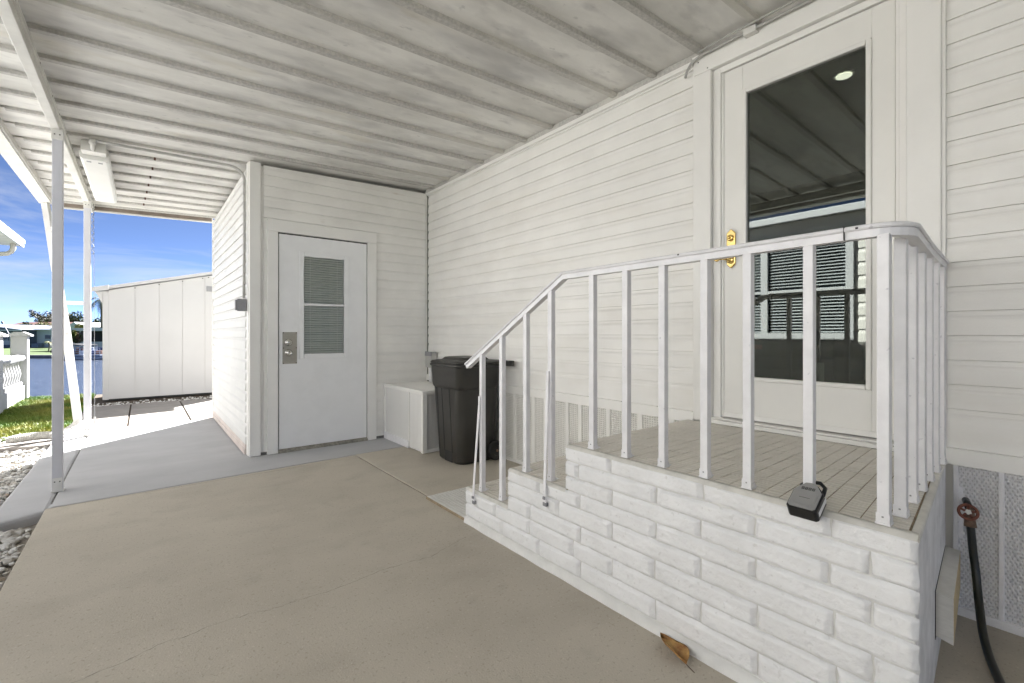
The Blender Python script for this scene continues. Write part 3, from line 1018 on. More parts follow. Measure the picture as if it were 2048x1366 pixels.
# top sheet so no light leaks between pans, far end closure
bm = B(); sbox(bm, -0.86, 2.60, -6.5, 7.36, RH + .017, RH + .022)
obj('roof_skin', bm, M_chalk, carp)
bm = B(); sbox(bm, -0.80, 0.725, 7.325, 7.345, -.042, RH + .016)
obj('end_fascia', bm, M_brown, carp)
bm = B(); sbox(bm, -0.80, 0.74, 7.3455, 7.375, -.056, RH + .03)
obj('end_flashing', bm, M_chalk, carp)
# wall channel at the house
bm = B(); box(bm, 2.500, 2.52, -4, 4.70, 2.683, 2.735)
obj('wall_channel', bm, M_rib, carp)
# outer gutter
bm = B()
prism(bm, [(-.790, 2.605), (-.790, 2.552), (-.890, 2.545), (-.905, 2.60), (-.905, 2.66), (-.88, 2.66), (-.88, 2.62), (-.80, 2.62)], lambda x, z_, s: (x, s, z_), -6.5, 7.27)
obj('gutter', bm, M_chalk, carp)
bm = B(); box(bm, -.789, -.775, -6.5, 7.27, 2.560, 2.632)
obj('gutter_shadow_strip', bm, M_rib, carp)
# beam along the posts: bottom face, inner web
bm = B()
box(bm, -.497, -.447, -6.5, 7.33, 2.520, 2.5995)
obj('beam', bm, M_chalk, carp, bevel=.003)
bm = B(); box(bm, -.4465, -.437, -6.5, 7.33, 2.565, 2.5990)
obj('beam_flange', bm, M_chalk, carp)
bm = B()
for yy in (1.9, 2.3, 2.95, 3.6, 4.05, 4.36, 4.75, 5.1):
    box(bm, -.4371, -.4355, yy - .004, yy + .004, 2.580, 2.588)
obj('beam_screw', bm, M_redtag, carp)
for yy in (4.52, 6.76):
    bm = B(); box(bm, -.489, -.433, yy - .028, yy + .028, 0.012, 2.519)
    p_ = obj('post', bm, M_post, carp, bevel=.004)
    bm = B(); box(bm, -.493, -.429, yy - .032, yy + .032, 0.003, 0.014); box(bm, -.4855, -.4365, yy - .031, yy - .0285, .01, .10)
    obj('post_bracket', bm, M_chalk, p_)
    bm = B()
    for xx in (-.474, -.448):
        for zz in (.075, 2.485):
            box(bm, xx - .0035, xx + .0035, yy - .0335, yy - .0286, zz - .0035, zz + .0035)
    obj('bolt', bm, M_dark, p_)
    bm = B(); box(bm, -.491, -.431, yy - .0305, yy - .0285, 2.45, 2.53)
    obj('top_bracket', bm, M_chalk, p_)
# strut between downspout and rear post
bm = B(); bar(bm, (-.640, 6.86, 1.435), (-.49, 6.77, 1.43), .03, .035)
obj('strut', bm, M_chalk, carp)
# downspout with ribbed elbow
bm = B()
dpts = [(-.835, 7.22, 2.545), (-.815, 7.20, 2.40), (-.745, 7.11, 1.85), (-.645, 7.0, 1.1), (-.552, 6.95, .16)]
for a, b in zip(dpts[:-1], dpts[1:]):
    bar(bm, a, b, .062, .045, side=(1, -.6, 0))
dsp = obj('downspout', bm, M_dsp, carp, bevel=.003)
bm = B()
ep = []
for i in range(22):
    t = i / 21
    a = t * math.radians(95)
    ep.append((-.552 - .16 * (1 - math.cos(a)), 6.95 - .19 * (1 - math.cos(a)) , .16 - .11 * math.sin(a)))
tube(bm, ep, .032, 10, radii=[.033 + .004 * (i % 2) for i in range(22)])
obj('elbow', bm, M_duct, dsp)
# hanger tabs along a stained seam
bm = B()
for k, ry in enumerate([r for r in ribY if 4.9 < r < 7.2]):
    xx = .015 + .012 * k
    box(bm, xx - .007, xx + .007, ry - .004, ry + .0, zr(xx) - .004, zr(xx) + .035)
obj('hanger_tab', bm, M_redtag, carp)

# flexible drain hose lying on the stones, and the splash block
bm = B()
n = 60; dp = []; rr = []
for i in range(n):
    t = i / (n - 1)
    dp.append((-.712 - .34 * t, 6.755 - .05 * t + .01 * math.sin(t * 5), .045 + .012 * math.sin(t * 3)))
    base = .040 if t < .82 else .040 - .010 * (t - .82) / .18
    rr.append(base + (.004 if i % 2 else -.002))
tube(bm, dp, .04, 12, radii=rr)
fd = obj('drain_hose', bm, M_duct)
tag(fd, 'white corrugated drain hose lying on the stones beside the rear post', 'drain pipe')
bm = B()
prism(bm, [(-1.26, 6.60), (-.72, 6.50), (-.73, 6.80), (-1.25, 6.84)], lambda x, y_, s: (x, y_, s), -.05, -.003)
tag(obj('splash_block', bm, M_paver, bevel=.006), 'flat concrete splash block under the white drain hose', 'splash block')

# ================================================================== LIGHT FIXTURE, CONDUITS, CORD
lf = thing('shop_light', 'long white fluorescent light fixture under the carport ceiling', 'light fixture', (-.30, 5.7, 2.5))
bm = B(); box(bm, -.375, -.215, 5.02, 6.42, 2.545, 2.598)
obj('housing', bm, M_chalk, lf, bevel=.004)
bm = B()
prism(bm, [(-.392, 2.545), (-.385, 2.50), (-.37, 2.487), (-.228, 2.487), (-.212, 2.50), (-.205, 2.545)], lambda x, z_, s: (x, s, z_), 4.98, 6.50)
obj('diffuser', bm, mat('translucent cover', (0.74, 0.735, 0.70), 0.35, var=0.02, vscale=8), lf, bevel=.003)
bm = B(); box(bm, -.37, -.225, 4.86, 4.979, 2.52, 2.600)
obj('end_box', bm, M_chalk, lf, bevel=.003)
bm = B()
for xx in (-.335, -.265):
    box(bm, xx - .014, xx + .014, 5.03, 5.06, 2.4855, 2.4868)
obj('lamp_holder', bm, M_greybox, lf)

cd = thing('ceiling_conduit', 'grey electrical conduit running along the ceiling and down the shed corner to a grey box', 'conduit', (.69, 4.78, 1.3))
bm = B()
pts = [(-.28, 4.80, 2.588), (-.1, 4.80, 2.590), (.2, 4.795, 2.592), (.45, 4.79, 2.592), (.60, 4.775, 2.590)]
for k in range(1, 8):
    a = k / 7 * math.pi / 2
    pts.append((.60 + .115 * math.sin(a), 4.765 - .02 * math.sin(a), 2.475 + .11 * math.cos(a)))
pts += [(.715, 4.745, 2.0), (.712, 4.750, 1.42)]
tube(bm, pts, .0115, 10)
obj('pipe', bm, M_conduit, cd, smooth=True)
bm = B(); box(bm, .660, .735, 4.738, 4.786, 1.305, 1.415)
obj('outlet_box', bm, M_greybox, cd, bevel=.006)
bm = B(); box(bm, .645, .6595, 4.743, 4.781, 1.312, 1.405)
obj('box_cover', bm, M_greybox, cd, bevel=.004)
bm = B(); tube(bm, [(-.28, 4.80, 2.588), (-.30, 4.81, 2.575), (-.30, 4.84, 2.55), (-.30, 4.87, 2.535)], .014, 10); lathe(bm, [(.0, 0), (.022, 0), (.022, .03), (.0, .03)], 12, Matrix.Translation((-.30, 4.81, 2.565)))
obj('drop_elbow', bm, M_chalk, cd, smooth=True)

c2 = thing('wall_conduit', 'thin grey conduit clipped along the top of the entry door casing', 'conduit', (2.47, 1.2, 2.7))
bm = B()
tube(bm, [(2.492, 1.50, 2.600), (2.478, 1.485, 2.62), (2.470, 1.45, 2.655), (2.470, 1.40, 2.672), (2.47, 1.2, 2.676), (2.47, .4, 2.676), (2.47, -2, 2.676)], .0075, 10)
obj('pipe', bm, M_conduit, c2, smooth=True)
bm = B(); tube(bm, [(2.455, 1.40, 2.690), (2.44, 1.2, 2.690), (2.43, .4, 2.690), (2.43, -2, 2.690)], .005, 8)
obj('cable', bm, M_conduit, c2, smooth=True)
bm = B(); box(bm, 2.455, 2.492, 1.085, 1.15, 2.655, 2.69)
obj('coupling', bm, M_chalk, c2, bevel=.003)

cr = thing('pull_cord', 'thin hanging cord with a metal ring beside the rear carport post', 'cord', (-.415, 7.0, 0))
bm = B()
tube(bm, [(-.425, 7.0, 2.56), (-.420, 7.0, 1.5), (-.416, 7.0, .15)], .0022, 6)
obj('cord', bm, M_greybox, cr)
bm = B()
tp = [(-.432 + .012 * math.sin(i * 1.9), 7.0 + .01 * math.cos(i * 1.9), 2.54 - i * .022) for i in range(26)]
tube(bm, tp, .0035, 6)
obj('twisted_end', bm, M_greybox, cr)
bm = B(); tube(bm, [(-.416, 7.0, .17), (-.416, 7.0, .075)], .009, 8)
obj('clip', bm, M_conduit, cr)
bm = B(); torus(bm, Matrix.Translation((-.413, 7.0, .042)) @ Matrix.Rotation(math.radians(65), 4, 'X'), .034, .005)
obj('ring', bm, M_conduit, cr, smooth=True)

# ================================================================== ENTRY STEPS
XF = 1.48
stoop = thing('entry_steps', 'white painted brick entry steps with a tiled landing below the glass door', 'steps', (2.0, 1.2, 0))
def yside(x): return 0.271 + 0.1 * (x - XF)
# mortar core in three levels
bm = B()
prism(bm, [(XF + .0162, .279), (2.47, .375), (2.47, 1.478), (XF + .0162, 1.478)], lambda x, y_, s: (x, y_, s), -.02, .590)
prism(bm, [(XF + .0162, 1.479), (2.50, 1.479), (2.50, 1.895), (XF + .0162, 1.895)], lambda x, y_, s: (x, y_, s), -.02, .390)
prism(bm, [(XF + .0162, 1.896), (2.50, 1.896), (2.50, 2.295), (XF + .0162, 2.295)], lambda x, y_, s: (x, y_, s), -.02, .190)
obj('core', bm, M_mortar, stoop)
bm = B()
prism(bm, [(XF + .03, .276), (XF + .03, .284), (2.475, .380), (2.475, .370)], lambda x, y_, s: (x, y_, s), -.02, .590)
obj('side_face', bm, M_side, stoop)

def rough_brick(parent, y0, y1, z0, z1, depth=.014, name='brick'):
    """brick face on the plane x = XF, with soft irregular edges"""
    ny = max(5, int((y1 - y0) / .010)); nz = 10
    bm = B()
    g_ = 0.0030
    sd_ = random.uniform(0, 100)
    G = []
    for j in range(nz + 1):
        row = []
        for i in range(ny + 1):
            u = i / ny; v_ = j / nz
            yy = y0 + g_ + (y1 - y0 - 2 * g_) * u
            zz = z0 + g_ + (z1 - z0 - 2 * g_) * v_
            e = min(u * (y1 - y0), (1 - u) * (y1 - y0)) / .006
            f_ = min(v_ * (z1 - z0), (1 - v_) * (z1 - z0)) / .006
            edge = min(1, max(0, min(e, f_)))
            k = noise.noise(Vector((yy * 16 + sd_, zz * 16, sd_))) * .0014 + noise.noise(Vector((yy * 60, zz * 60, sd_))) * .0020
            x = XF + .0150 - (depth + .001) * (edge ** .5) - k * edge
            if j in (0, nz): zz += noise.noise(Vector((yy * 24, z0 * 9, 5))) * .0035
            if i in (0, ny): yy += noise.noise(Vector((zz * 30, y0 * 9, 7))) * .004
            row.append(bm.verts.new((x, yy, zz)))
        G.append(row)
    for j in range(nz):
        for i in range(ny):
            bm.faces.new((G[j][i], G[j + 1][i], G[j + 1][i + 1], G[j][i + 1]))
    return obj(name, bm, M_brick, parent, smooth=True, recalc=False)
lev = [.598, .533, .466, .402, .337, .262, .188, .114, .038]
jt = {0: [.457, .832, 1.229], 1: [.369, .662, 1.016, 1.408], 2: [.462, .841, 1.223], 3: [.365, .660, 1.019, 1.400, 1.66],
      4: [.450, .841, 1.223, 1.53], 5: [.363, .655, 1.024, 1.396, 1.73], 6: [.445, .841, 1.223, 1.44, 1.734, 2.013], 7: [.653, 1.021, 1.396, 1.663, 1.95], }
for c in range(8):
    zt, zb = lev[c], lev[c + 1]
    ye = 1.489 if c < 3 else (1.906 if c < 6 else 2.307)
    js = [.268] + [j_ for j_ in jt[c] if j_ < ye - .03] + [ye]
    for a, b in zip(js[:-1], js[1:]):
        rough_brick(stoop, a, b, zb, zt)
# cement toe at the bottom and returns on the step risers (left facing ends)
bm = B()
toe = []
n = 60
for i in range(n + 1):
    yy = .27 + (2.302 - .27) * i / n
    toe.append((yy, XF - .004 - .006 * noise.noise(Vector((yy * 7, 0, 0))), .030 + .008 * noise.noise(Vector((yy * 9, 3, 0)))))
prev = None
for yy, xx, zz in toe:
    a = bm.verts.new((xx - .006, yy, -.003)); b = bm.verts.new((xx, yy, zz)); c = bm.verts.new((XF + .02, yy, zz + .004))
    if prev:
        bm.faces.new((prev[0], prev[1], b, a)); bm.faces.new((prev[1], prev[2], c, b))
    prev = (a, b, c)
obj('cement_toe', bm, M_mortar, stoop, smooth=True)
for (yy, zs) in ((1.478, (.402, .466, .533, .598)), (1.895, (.195, .262, .337, .400)), (2.295, (.0, .06, .125, .192))):
    for a, b in zip(zs[:-1], zs[1:]):
        for xa in [XF + .015 + i * .245 for i in range(4)]:
            bm = B(); box(bm, xa + .003, min(xa + .242, 2.49), yy, yy + .012, a + .003, b - .003)
            obj('riser_brick', bm, M_brick, stoop, bevel=.005)
# tiles on each tread
def tiles(x0, x1, y0, y1, zt, m, w_=.052, l_=.060, skew=False, th=.013, singles=0, gy=.0016, gx=.0017):
    """mosaic tiles; the first (nearest) 'singles' columns are objects of their own, the rest one joined part"""
    ny = max(1, round((y1 - y0) / w_)); w2 = (y1 - y0) / ny
    nx = max(1, round((x1 - x0) / l_)); l2 = (x1 - x0) / nx
    rest = B()
    for j in range(ny):
        for i in range(nx):
            ya, yb = y0 + j * w2 + gy, y0 + (j + 1) * w2 - gy
            xa, xb = x0 + i * l2 + gx, x0 + (i + 1) * l2 - gx
            bm = B() if i < singles else rest
            vs = box(bm, xa, xb, ya, yb, zt - th, zt + random.uniform(-.0009, .0005))
            if skew:
                for q in vs:
                    f_ = max(0, 1 - (q.co.y - y0) / .6)
                    q.co.y += (yside(q.co.x) - .271) * f_
            if i < singles:
                obj('tile', bm, m, stoop)
    if singles < nx:
        o = obj('tile', rest, m, stoop)
        o['kind'] = 'stuff'
    else:
        rest.free()
def bed(x0, x1, y0, y1, zt, skew=False):
    bm = B(); vs = box(bm, x0, x1, y0, y1, zt - .018, zt - .0022)
    if skew:
        for q in vs:
            f_ = max(0, 1 - (q.co.y - y0) / .6)
            q.co.y += (yside(q.co.x) - .271) * f_
    obj('grout_bed', bm, M_grout, stoop)
tiles(1.512, 2.468, .290, 1.472, .606, M_tile, skew=True, singles=10)
bed(1.510, 2.470, .288, 1.476, .606, True)
tiles(1.505, 2.49, 1.484, 1.892, .406, M_tile)
bed(1.50, 2.495, 1.482, 1.894, .406)
tiles(1.505, 2.49, 1.901, 2.292, .206, M_tile)
bed(1.50, 2.495, 1.899, 2.294, .206)
tiles(1.482, 2.45, 2.318, 2.775, .020, M_tile_pale, gy=.001)
bed(1.480, 2.452, 2.316, 2.780, .020)
# worn painted edging between bricks and tiles
for ya, yb, zz in ((.272, 1.474, .6055), (1.48, 1.893, .4055), (1.899, 2.294, .2055)):
    bm = B()
    n = 40; prev = None
    for i in range(n + 1):
        yy = ya + (yb - ya) * i / n
        xo = 1.509 if zz > .6 else 1.503
        xo += .004 * noise.noise(Vector((yy * 20, zz, 2)))
        a = bm.verts.new((XF - .002 + .003 * noise.noise(Vector((yy * 15, zz, 0))), yy, zz - .012)); b = bm.verts.new((XF + .008, yy, zz - .001)); c = bm.verts.new((xo, yy, zz + .0005)); d = bm.verts.new((xo + .002, yy, zz - .01))
        if prev:
            bm.faces.new((prev[0], prev[1], b, a)); bm.faces.new((prev[1], prev[2], c, b)); bm.faces.new((prev[2], prev[3], d, c))
        prev = (a, b, c, d)
    obj('tread_edge', bm, M_edge, stoop, smooth=True)
bm = B()
prism(bm, [(XF + .004, .268), (2.472, .368), (2.472, .389), (XF + .03, .291)], lambda x, y_, s: (x, y_, s), .585, .6052)
obj('tread_edge', bm, M_edge, stoop, bevel=.006)

# ================================================================== RAILING
rail = thing('railing', 'white aluminium railing with square balusters around the tiled landing', 'railing', (1.52, 1.0, .6))
RX = 1.520
ZT = 1.378
def baluster(x, y_, zb, zt):
    bm = B(); box(bm, x - .0132, x + .0132, y_ - .0132, y_ + .0132, zb, zt)
    o = obj('baluster', bm, M_rail, rail, bevel=.002)
    bm = B()
    box(bm, x - .0165, x + .0165, y_ - .0165, y_ + .0165, zb - .0005, zb + .005)
    box(bm, x - .0150, x - .0134, y_ - .015, y_ + .015, zb + .002, zb + .030)
    box(bm, x - .015, x + .015, y_ - .0150, y_ - .0134, zb + .002, zb + .018)
    obj('foot', bm, M_rail, o, bevel=.001)
    bm = B(); box(bm, x + .0152, x + .038, y_ - .010, y_ + .010, zb - .0003, zb + .0035); box(bm, x + .0134, x + .0150, y_ - .010, y_ + .010, zb, zb + .018)
    obj('anchor_tab', bm, M_rail, o, bevel=.0006)
    bm = B(); box(bm, x - .0158, x - .0150, y_ - .0022, y_ + .0022, zb + .018, zb + .0222)
    obj('screw', bm, M_greybox, o)
    return o
YK = 1.523     # knee where the rail starts down
YE = 2.335
def rz_(y_):
    return ZT - .018 if y_ < YK else ZT - .018 - (y_ - YK) * (1.372 - .915) / (YE - YK)
for yy in (.344, .520, .694, .839, 1.005, 1.173, 1.350):
    baluster(RX if yy > .36 else 1.512, yy, .607, rz_(yy))
for yy in (1.610, 1.793):
    baluster(RX, yy, .407, rz_(yy))
for yy in (1.993, 2.181):
    baluster(RX, yy, .207, rz_(yy))
for xx in (1.615, 1.775, 1.93, 2.08, 2.23, 2.385):
    baluster(xx, .330 + .052 * (xx - 1.6), .607, ZT - .018)
# hand rail: sweep a cap and a channel along a path with a rounded corner
path = [(RX, YE, .915), (RX, YK, 1.372), (RX, .42, ZT)]
for k in range(0, 7):
    a = k / 6 * math.pi / 2
    path.append((RX + .075 * (1 - math.cos(a)), .375 - .068 * math.sin(a), ZT))
path += [(2.02, .347, ZT), (2.497, .384, ZT)]
def sweep(bm, path, prof):
    rings = []
    for i, p in enumerate(path):
        p = Vector(p)
        d0 = (p - Vector(path[i - 1])).normalized() if i > 0 else (Vector(path[1]) - p).normalized()
        d1 = (Vector(path[i + 1]) - p).normalized() if i < len(path) - 1 else d0
        d = (d0 + d1).normalized()
        s = Vector((d.y, -d.x, 0)).normalized()
        u = s.cross(d).normalized()
        if u.z < 0: u = -u
        rings.append([bm.verts.new(p + s * a + u * b) for a, b in prof])
    n = len(prof)
    for a, b in zip(rings[:-1], rings[1:]):
        for k in range(n):
            bm.faces.new((a[k], a[(k + 1) % n], b[(k + 1) % n], b[k]))
    bm.faces.new(list(reversed(rings[0]))); bm.faces.new(rings[-1])
bm = B()
sweep(bm, path, [(-.020, 0), (.020, 0), (.0225, .004), (.020, .011), (.012, .0145), (-.012, .0145), (-.020, .011), (-.0225, .004)])
obj('hand_rail', bm, M_rail, rail)
bm = B()
sweep(bm, path, [(-.0155, -.022), (.0155, -.022), (.0155, -.0005), (-.0155, -.0005)])
obj('rail_channel', bm, M_rail, rail)
bm = B(); box(bm, RX - .0230, RX + .0230, .4290, .4303, ZT - .0222, ZT + .0148)
obj('rail_splice', bm, M_dark, rail)
bm = B()
for yy in (.40, .93):
    box(bm, RX - .0232, RX - .0222, yy - .003, yy + .003, ZT + .003, ZT + .008)
obj('rail_screw', bm, M_dark, rail)
# flat strap braces fixed to the step sides
for (yb, zb, yt, zt_) in ((2.195, .150, 2.183, .745), (1.600, .310, 1.613, .925)):
    bm = B()
    bar(bm, (XF - .014, yb, zb + .05), (RX - .019, yt + .004, zt_ - .05), .018, .004, side=(0, 1, 0))
    bar(bm, (XF - .012, yb, zb - .015), (XF - .012, yb, zb + .055), .018, .004, side=(0, 1, 0))
    bar(bm, (RX - .018, yt + .004, zt_ - .055), (RX - .018, yt + .004, zt_), .018, .004, side=(0, 1, 0))
    br = obj('brace', bm, M_rail, rail, bevel=.001)
    bm = B(); box(bm, XF - .022, XF - .014, yb - .007, yb + .007, zb + .02, zb + .034); box(bm, XF - .016, XF - .0, yb - .012, yb + .012, zb - .012, zb + .006)
    obj('anchor_bolt', bm, mat('weathered zinc bolt', (0.25, 0.25, 0.26), 0.5), br, bevel=.002)

# ================================================================== KEY LOCK BOX
lb = thing('lock_box', 'grey and black combination key lock box hooked on a railing baluster', 'lock box', (1.46, .50, .60))
Rm = Matrix.Rotation(math.radians(5), 4, 'Z')
ux = Vector((0, 1, 0)); vy = Vector((.86, 0, .51)).normalized(); nn = Vector((-.51, 0, .86)).normalized()
Mb = Matrix(((ux.x, vy.x, nn.x, 1.462), (ux.y, vy.y, nn.y, .506), (ux.z, vy.z, nn.z, .640), (0, 0, 0, 1)))
def lbshape(hw, y0_, y1_, r=.012, arch=.010):
    pts = [(-hw, y0_ + r * .5), (-hw + r * .5, y0_), (hw - r * .5, y0_), (hw, y0_ + r * .5), (hw, y1_ - r * 2), (hw - r, y1_ - r * .6), (hw * .4, y1_ + arch * .6), (0, y1_ + arch * .8), (-hw * .4, y1_ + arch * .6), (-hw + r, y1_ - r * .6), (-hw, y1_ - r * 2)]
    return pts
bm = B(); prism(bm, lbshape(.0385, -.052, .040), lambda a, b, s: Mb @ Vector((a, b, s)), -.030, .008)
obj('case', bm, M_blackpl, lb, bevel=.003)
bm = B(); prism(bm, lbshape(.0345, -.050, .038), lambda a, b, s: Mb @ Vector((a, b, s)), .0085, .0145)
obj('cover', bm, M_silver, lb, bevel=.003)
bm = B(); prism(bm, lbshape(.027, -.040, .031), lambda a, b, s: Mb @ Vector((a, b, s)), .0148, .0160)
obj('inset', bm, M_silver, lb)
bm = B()
for i in range(4):
    a0 = -.0165 + i * .0088
    for (q0, q1, r0, r1) in ((0, .0062, .0225, .0235), (0, .0062, .0145, .0155), (0, .0010, .0145, .0235), (.0052, .0062, .0145, .0235), (.0015, .0048, .0185, .0195)):
        vs = box(bm, a0 + q0, a0 + q1, r0, r1, .0161, .0168)
        for q in vs: q.co = Mb @ q.co
obj('code_wheel', bm, M_blackpl, lb)
bm = B()
for i in range(9):
    vs = box(bm, -.013 + i * .0029, -.0113 + i * .0029, -.0165, -.0150, .0161, .0165)
    for q in vs: q.co = Mb @ q.co
obj('cover_lettering', bm, M_blackpl, lb)
bm = B(); tube(bm, [Mb @ Vector(p) for p in ((.030, .030, -.012), (.032, .055, -.012), (.022, .074, -.012), (-.010, .076, -.012), (-.026, .060, -.012), (-.028, .030, -.012))], .0055, 10)
obj('shackle', bm, M_blackpl, lb, smooth=True)
bm = B()
vs = box(bm, -.0392, -.0386, -.040, .020, -.018, -.004)
for q in vs: q.co = Mb @ q.co
obj('side_label', bm, M_rail, lb)

# ================================================================== DRY LEAF
bm = B()
base = Vector((1.405, .842, .004)); tip = Vector((1.452, .972, .012))
ax = (tip - base).normalized(); sd2 = Vector((ax.y, -ax.x, 0))
Ln = (tip - base).length
nU, nV = 14, 8
G = []
for i in range(nU + 1):
    t = i / nU
    wd = .042 * math.sin(math.pi * min(1, t ** .8 * 1.0)) ** .8 + .0006
    row = []
    for j in range(nV + 1):
        s = j / nV * 2 - 1
        curl = .012 * s * s + (.016 * max(0, -s) * math.sin(math.pi * t))
        zz = .004 + curl + .006 * math.sin(t * 7) * abs(s) + .004 * math.sin(math.pi * t)
        row.append(bm.verts.new(base + ax * (Ln * t) + sd2 * (wd * s * (1 - .25 * abs(s) * (s < 0))) + Vector((0, 0, zz))))
    G.append(row)
for i in range(nU):
    for j in range(nV):
        bm.faces.new((G[i][j], G[i + 1][j], G[i + 1][j + 1], G[i][j + 1]))
lfo = obj('dry_leaf', bm, M_leaf, smooth=True)
sm = lfo.modifiers.new('thick', 'SOLIDIFY'); sm.thickness = .0008
tag(lfo, 'curled brown dead leaf on the tan concrete below the brick steps', 'leaf')
bm = B(); tube(bm, [base + Vector((0, 0, .006)), base - ax * .012 + Vector((0, 0, .006)), base - ax * .035 + Vector((.004, 0, .003))], .0014, 6)
obj('stem', bm, M_stem, lfo)

# ================================================================== TRASH CAN
can = thing('trash_can', 'black brown wheeled trash can with closed lid in the corner', 'trash can', (2.25, 3.48, 0))
def rrect(cx, cy, hx, hy, r, n=5):
    out = []
    for (sx, sy, a0) in ((1, 1, 0), (-1, 1, 90), (-1, -1, 180), (1, -1, 270)):
        for k in range(n + 1):
            a = math.radians(a0 + 90 * k / n)
            out.append((cx + sx * (hx - r) + r * math.cos(a), cy + sy * (hy - r) + r * math.sin(a)))
    return out
def loft(bm, secs, cap=True):
    rings = [[bm.verts.new((x, y_, z_)) for x, y_ in pts] for pts, z_ in secs]
    n = len(rings[0])
    for a, b in zip(rings[:-1], rings[1:]):
        for k in range(n):
            bm.faces.new((a[k], a[(k + 1) % n], b[(k + 1) % n], b[k]))
    if cap:
        bm.faces.new(list(reversed(rings[0]))); bm.faces.new(rings[-1])
def csec(z_, ex=0):
    t = z_ / .84
    x0 = 2.062 - .038 * t - ex; x1 = 2.44 + .012 * t + ex
    y0_ = 3.280 - .050 * t - ex; y1_ = 3.675 + .060 * t + ex
    return rrect((x0 + x1) / 2, (y0_ + y1_) / 2, (x1 - x0) / 2, (y1_ - y0_) / 2, .075)
bm = B()
loft(bm, [(csec(.0, -.012), .004), (csec(.02), .02), (csec(.3), .3), (csec(.635), .635), (csec(.645, .004), .640), (csec(.65, .010), .655), (csec(.82, .010), .82), (csec(.822, .020), .824), (csec(.84, .020), .842), (csec(.842, .004), .844)])
obj('body', bm, M_black, can, smooth=False, bevel=.003)
for p in bpy.data.objects['body'].data.polygons: p.use_smooth = abs(p.normal.z) < .5
# front ribs (grooves) following the taper
for yy, wd in ((3.61, .014), (3.525, .010), (3.40, .010)):
    bm = B()
    prism(bm, [(yy - wd, 0), (yy + wd, 0), (yy + wd * .5, 1), (yy - wd * .5, 1)][:4] if False else [(yy - wd / 2, 0), (yy + wd / 2, 0), (yy + wd / 2 + .012, 1), (yy - wd / 2 + .012, 1)],
          lambda a, b, s: (2.062 - .038 * (.09 + .545 * b) / .84 - .0025 + s, a, .09 + .545 * b), 0, .006)
    obj('front_rib', bm, M_rubber, can)
bm = B(); box(bm, 2.0575, 2.09, 3.405, 3.52, .008, .100)
obj('foot_notch', bm, M_rubber, can)  # dark box standing in for the shade inside the recessed notch
# lid with raised centre
bm = B()
def lsec(ex, cx=2.24, cy=3.478):
    return rrect(cx, cy + .003, .208 + ex, .240 + ex, .07 if ex > -.05 else .05)
loft(bm, [(lsec(.022), .846), (lsec(.025), .858), (lsec(.012), .868), (lsec(-.02), .876), (lsec(-.055), .878), (lsec(-.075), .898), (lsec(-.10), .902)])
obj('lid', bm, M_black, can, bevel=.003)
bm = B(); box(bm, 2.43, 2.492, 3.095, 3.80, .826, .872)
obj('handle', bm, M_black, can, bevel=.008)
for yy in (3.262, 3.64):
    bm = B()
    Mx = Matrix.Translation((2.415, yy, .088)) @ Matrix.Rotation(math.radians(90), 4, 'X')
    lathe(bm, [(.02, -.028), (.075, -.028), (.086, -.018), (.086, .014), (.078, .024), (.045, .026), (.042, .018), (.014, .018)], 28, Mx)
    wh = obj('wheel', bm, M_rubber, can, smooth=False)
    bm = B(); lathe(bm, [(.012, 0), (.012, .012), (.006, .016)], 14, Matrix.Translation((2.415, yy - .012, .088)) @ Matrix.Rotation(math.radians(90), 4, 'X'))
    obj('hub', bm, M_rustmetal, wh)

# ================================================================== BENCH BOX AND WALL OUTLET
bb = thing('bench_box', 'low white vented box against the shed wall beside the black trash can', 'box', (2.25, 4.3, 0))
bm = B()
prism(bm, [(4.69, .03), (4.69, .55), (3.84, .55), (3.84, .018), (4.15, .012), (4.25, .07)], lambda y_, z_, s: (s, y_, z_), 2.012, 2.49)
bm.free()
xl = lambda y_: 2.008 + (4.69 - y_) * .006
bm = B()
box(bm, 2.012, 2.026, 4.115, 4.68, .035, .54)
obj('side_panel', bm, M_bench, bb)
bm = B(); box(bm, 2.012, 2.026, 3.865, 4.108, .012, .54)
obj('side_panel', bm, M_bench, bb)
bm = B(); box(bm, 2.003, 2.03, 4.107, 4.117, .02, .545); obj('panel_seam', bm, M_trim, bb)
bm = B(); box(bm, 2.050, 2.49, 3.844, 3.86, .02, .54)
obj('front_panel', bm, M_bench_front, bb)
bm = B(); box(bm, 2.004, 2.052, 3.828, 3.866, .004, .545); obj('corner_trim', bm, M_trim, bb, bevel=.004)
bm = B(); box(bm, 2.002, 2.03, 4.66, 4.70, .07, .545); obj('corner_trim', bm, M_trim, bb, bevel=.003)
bm = B(); box(bm, 1.998, 2.025, 4.12, 4.69, .003, .075); obj('base_board', bm, M_rail, bb, bevel=.003)
bm = B(); box(bm, 2.05, 2.49, 3.832, 3.862, .004, .035); obj('base_trim', bm, M_trim, bb, bevel=.003)
bm = B(); box(bm, 1.998, 2.03, 3.82, 4.695, .542, .578); box(bm, 2.03, 2.49, 3.82, 3.85, .542, .578); obj('top_trim', bm, M_trim, bb, bevel=.004)
for a, b in ((3.852, 4.12), (4.124, 4.40), (4.404, 4.695)):
    bm = B(); box(bm, 2.031, 2.492, a, b, .556, .574); obj('lid_panel', bm, M_trim, bb, bevel=.003)
ob = thing('wall_outlet', 'small grey weatherproof outlet box on the wall behind the trash can', 'outlet box', (2.48, 4.5, .7))
bm = B(); box(bm, 2.44, 2.505, 4.46, 4.60, .735, .905); obj('outlet_box', bm, mat('pale grey box', (0.42, 0.42, 0.40), .5), ob, bevel=.006)
bm = B(); box(bm, 2.425, 2.4395, 4.45, 4.585, .86, .91); obj('box_cover', bm, M_greybox, ob, bevel=.005)
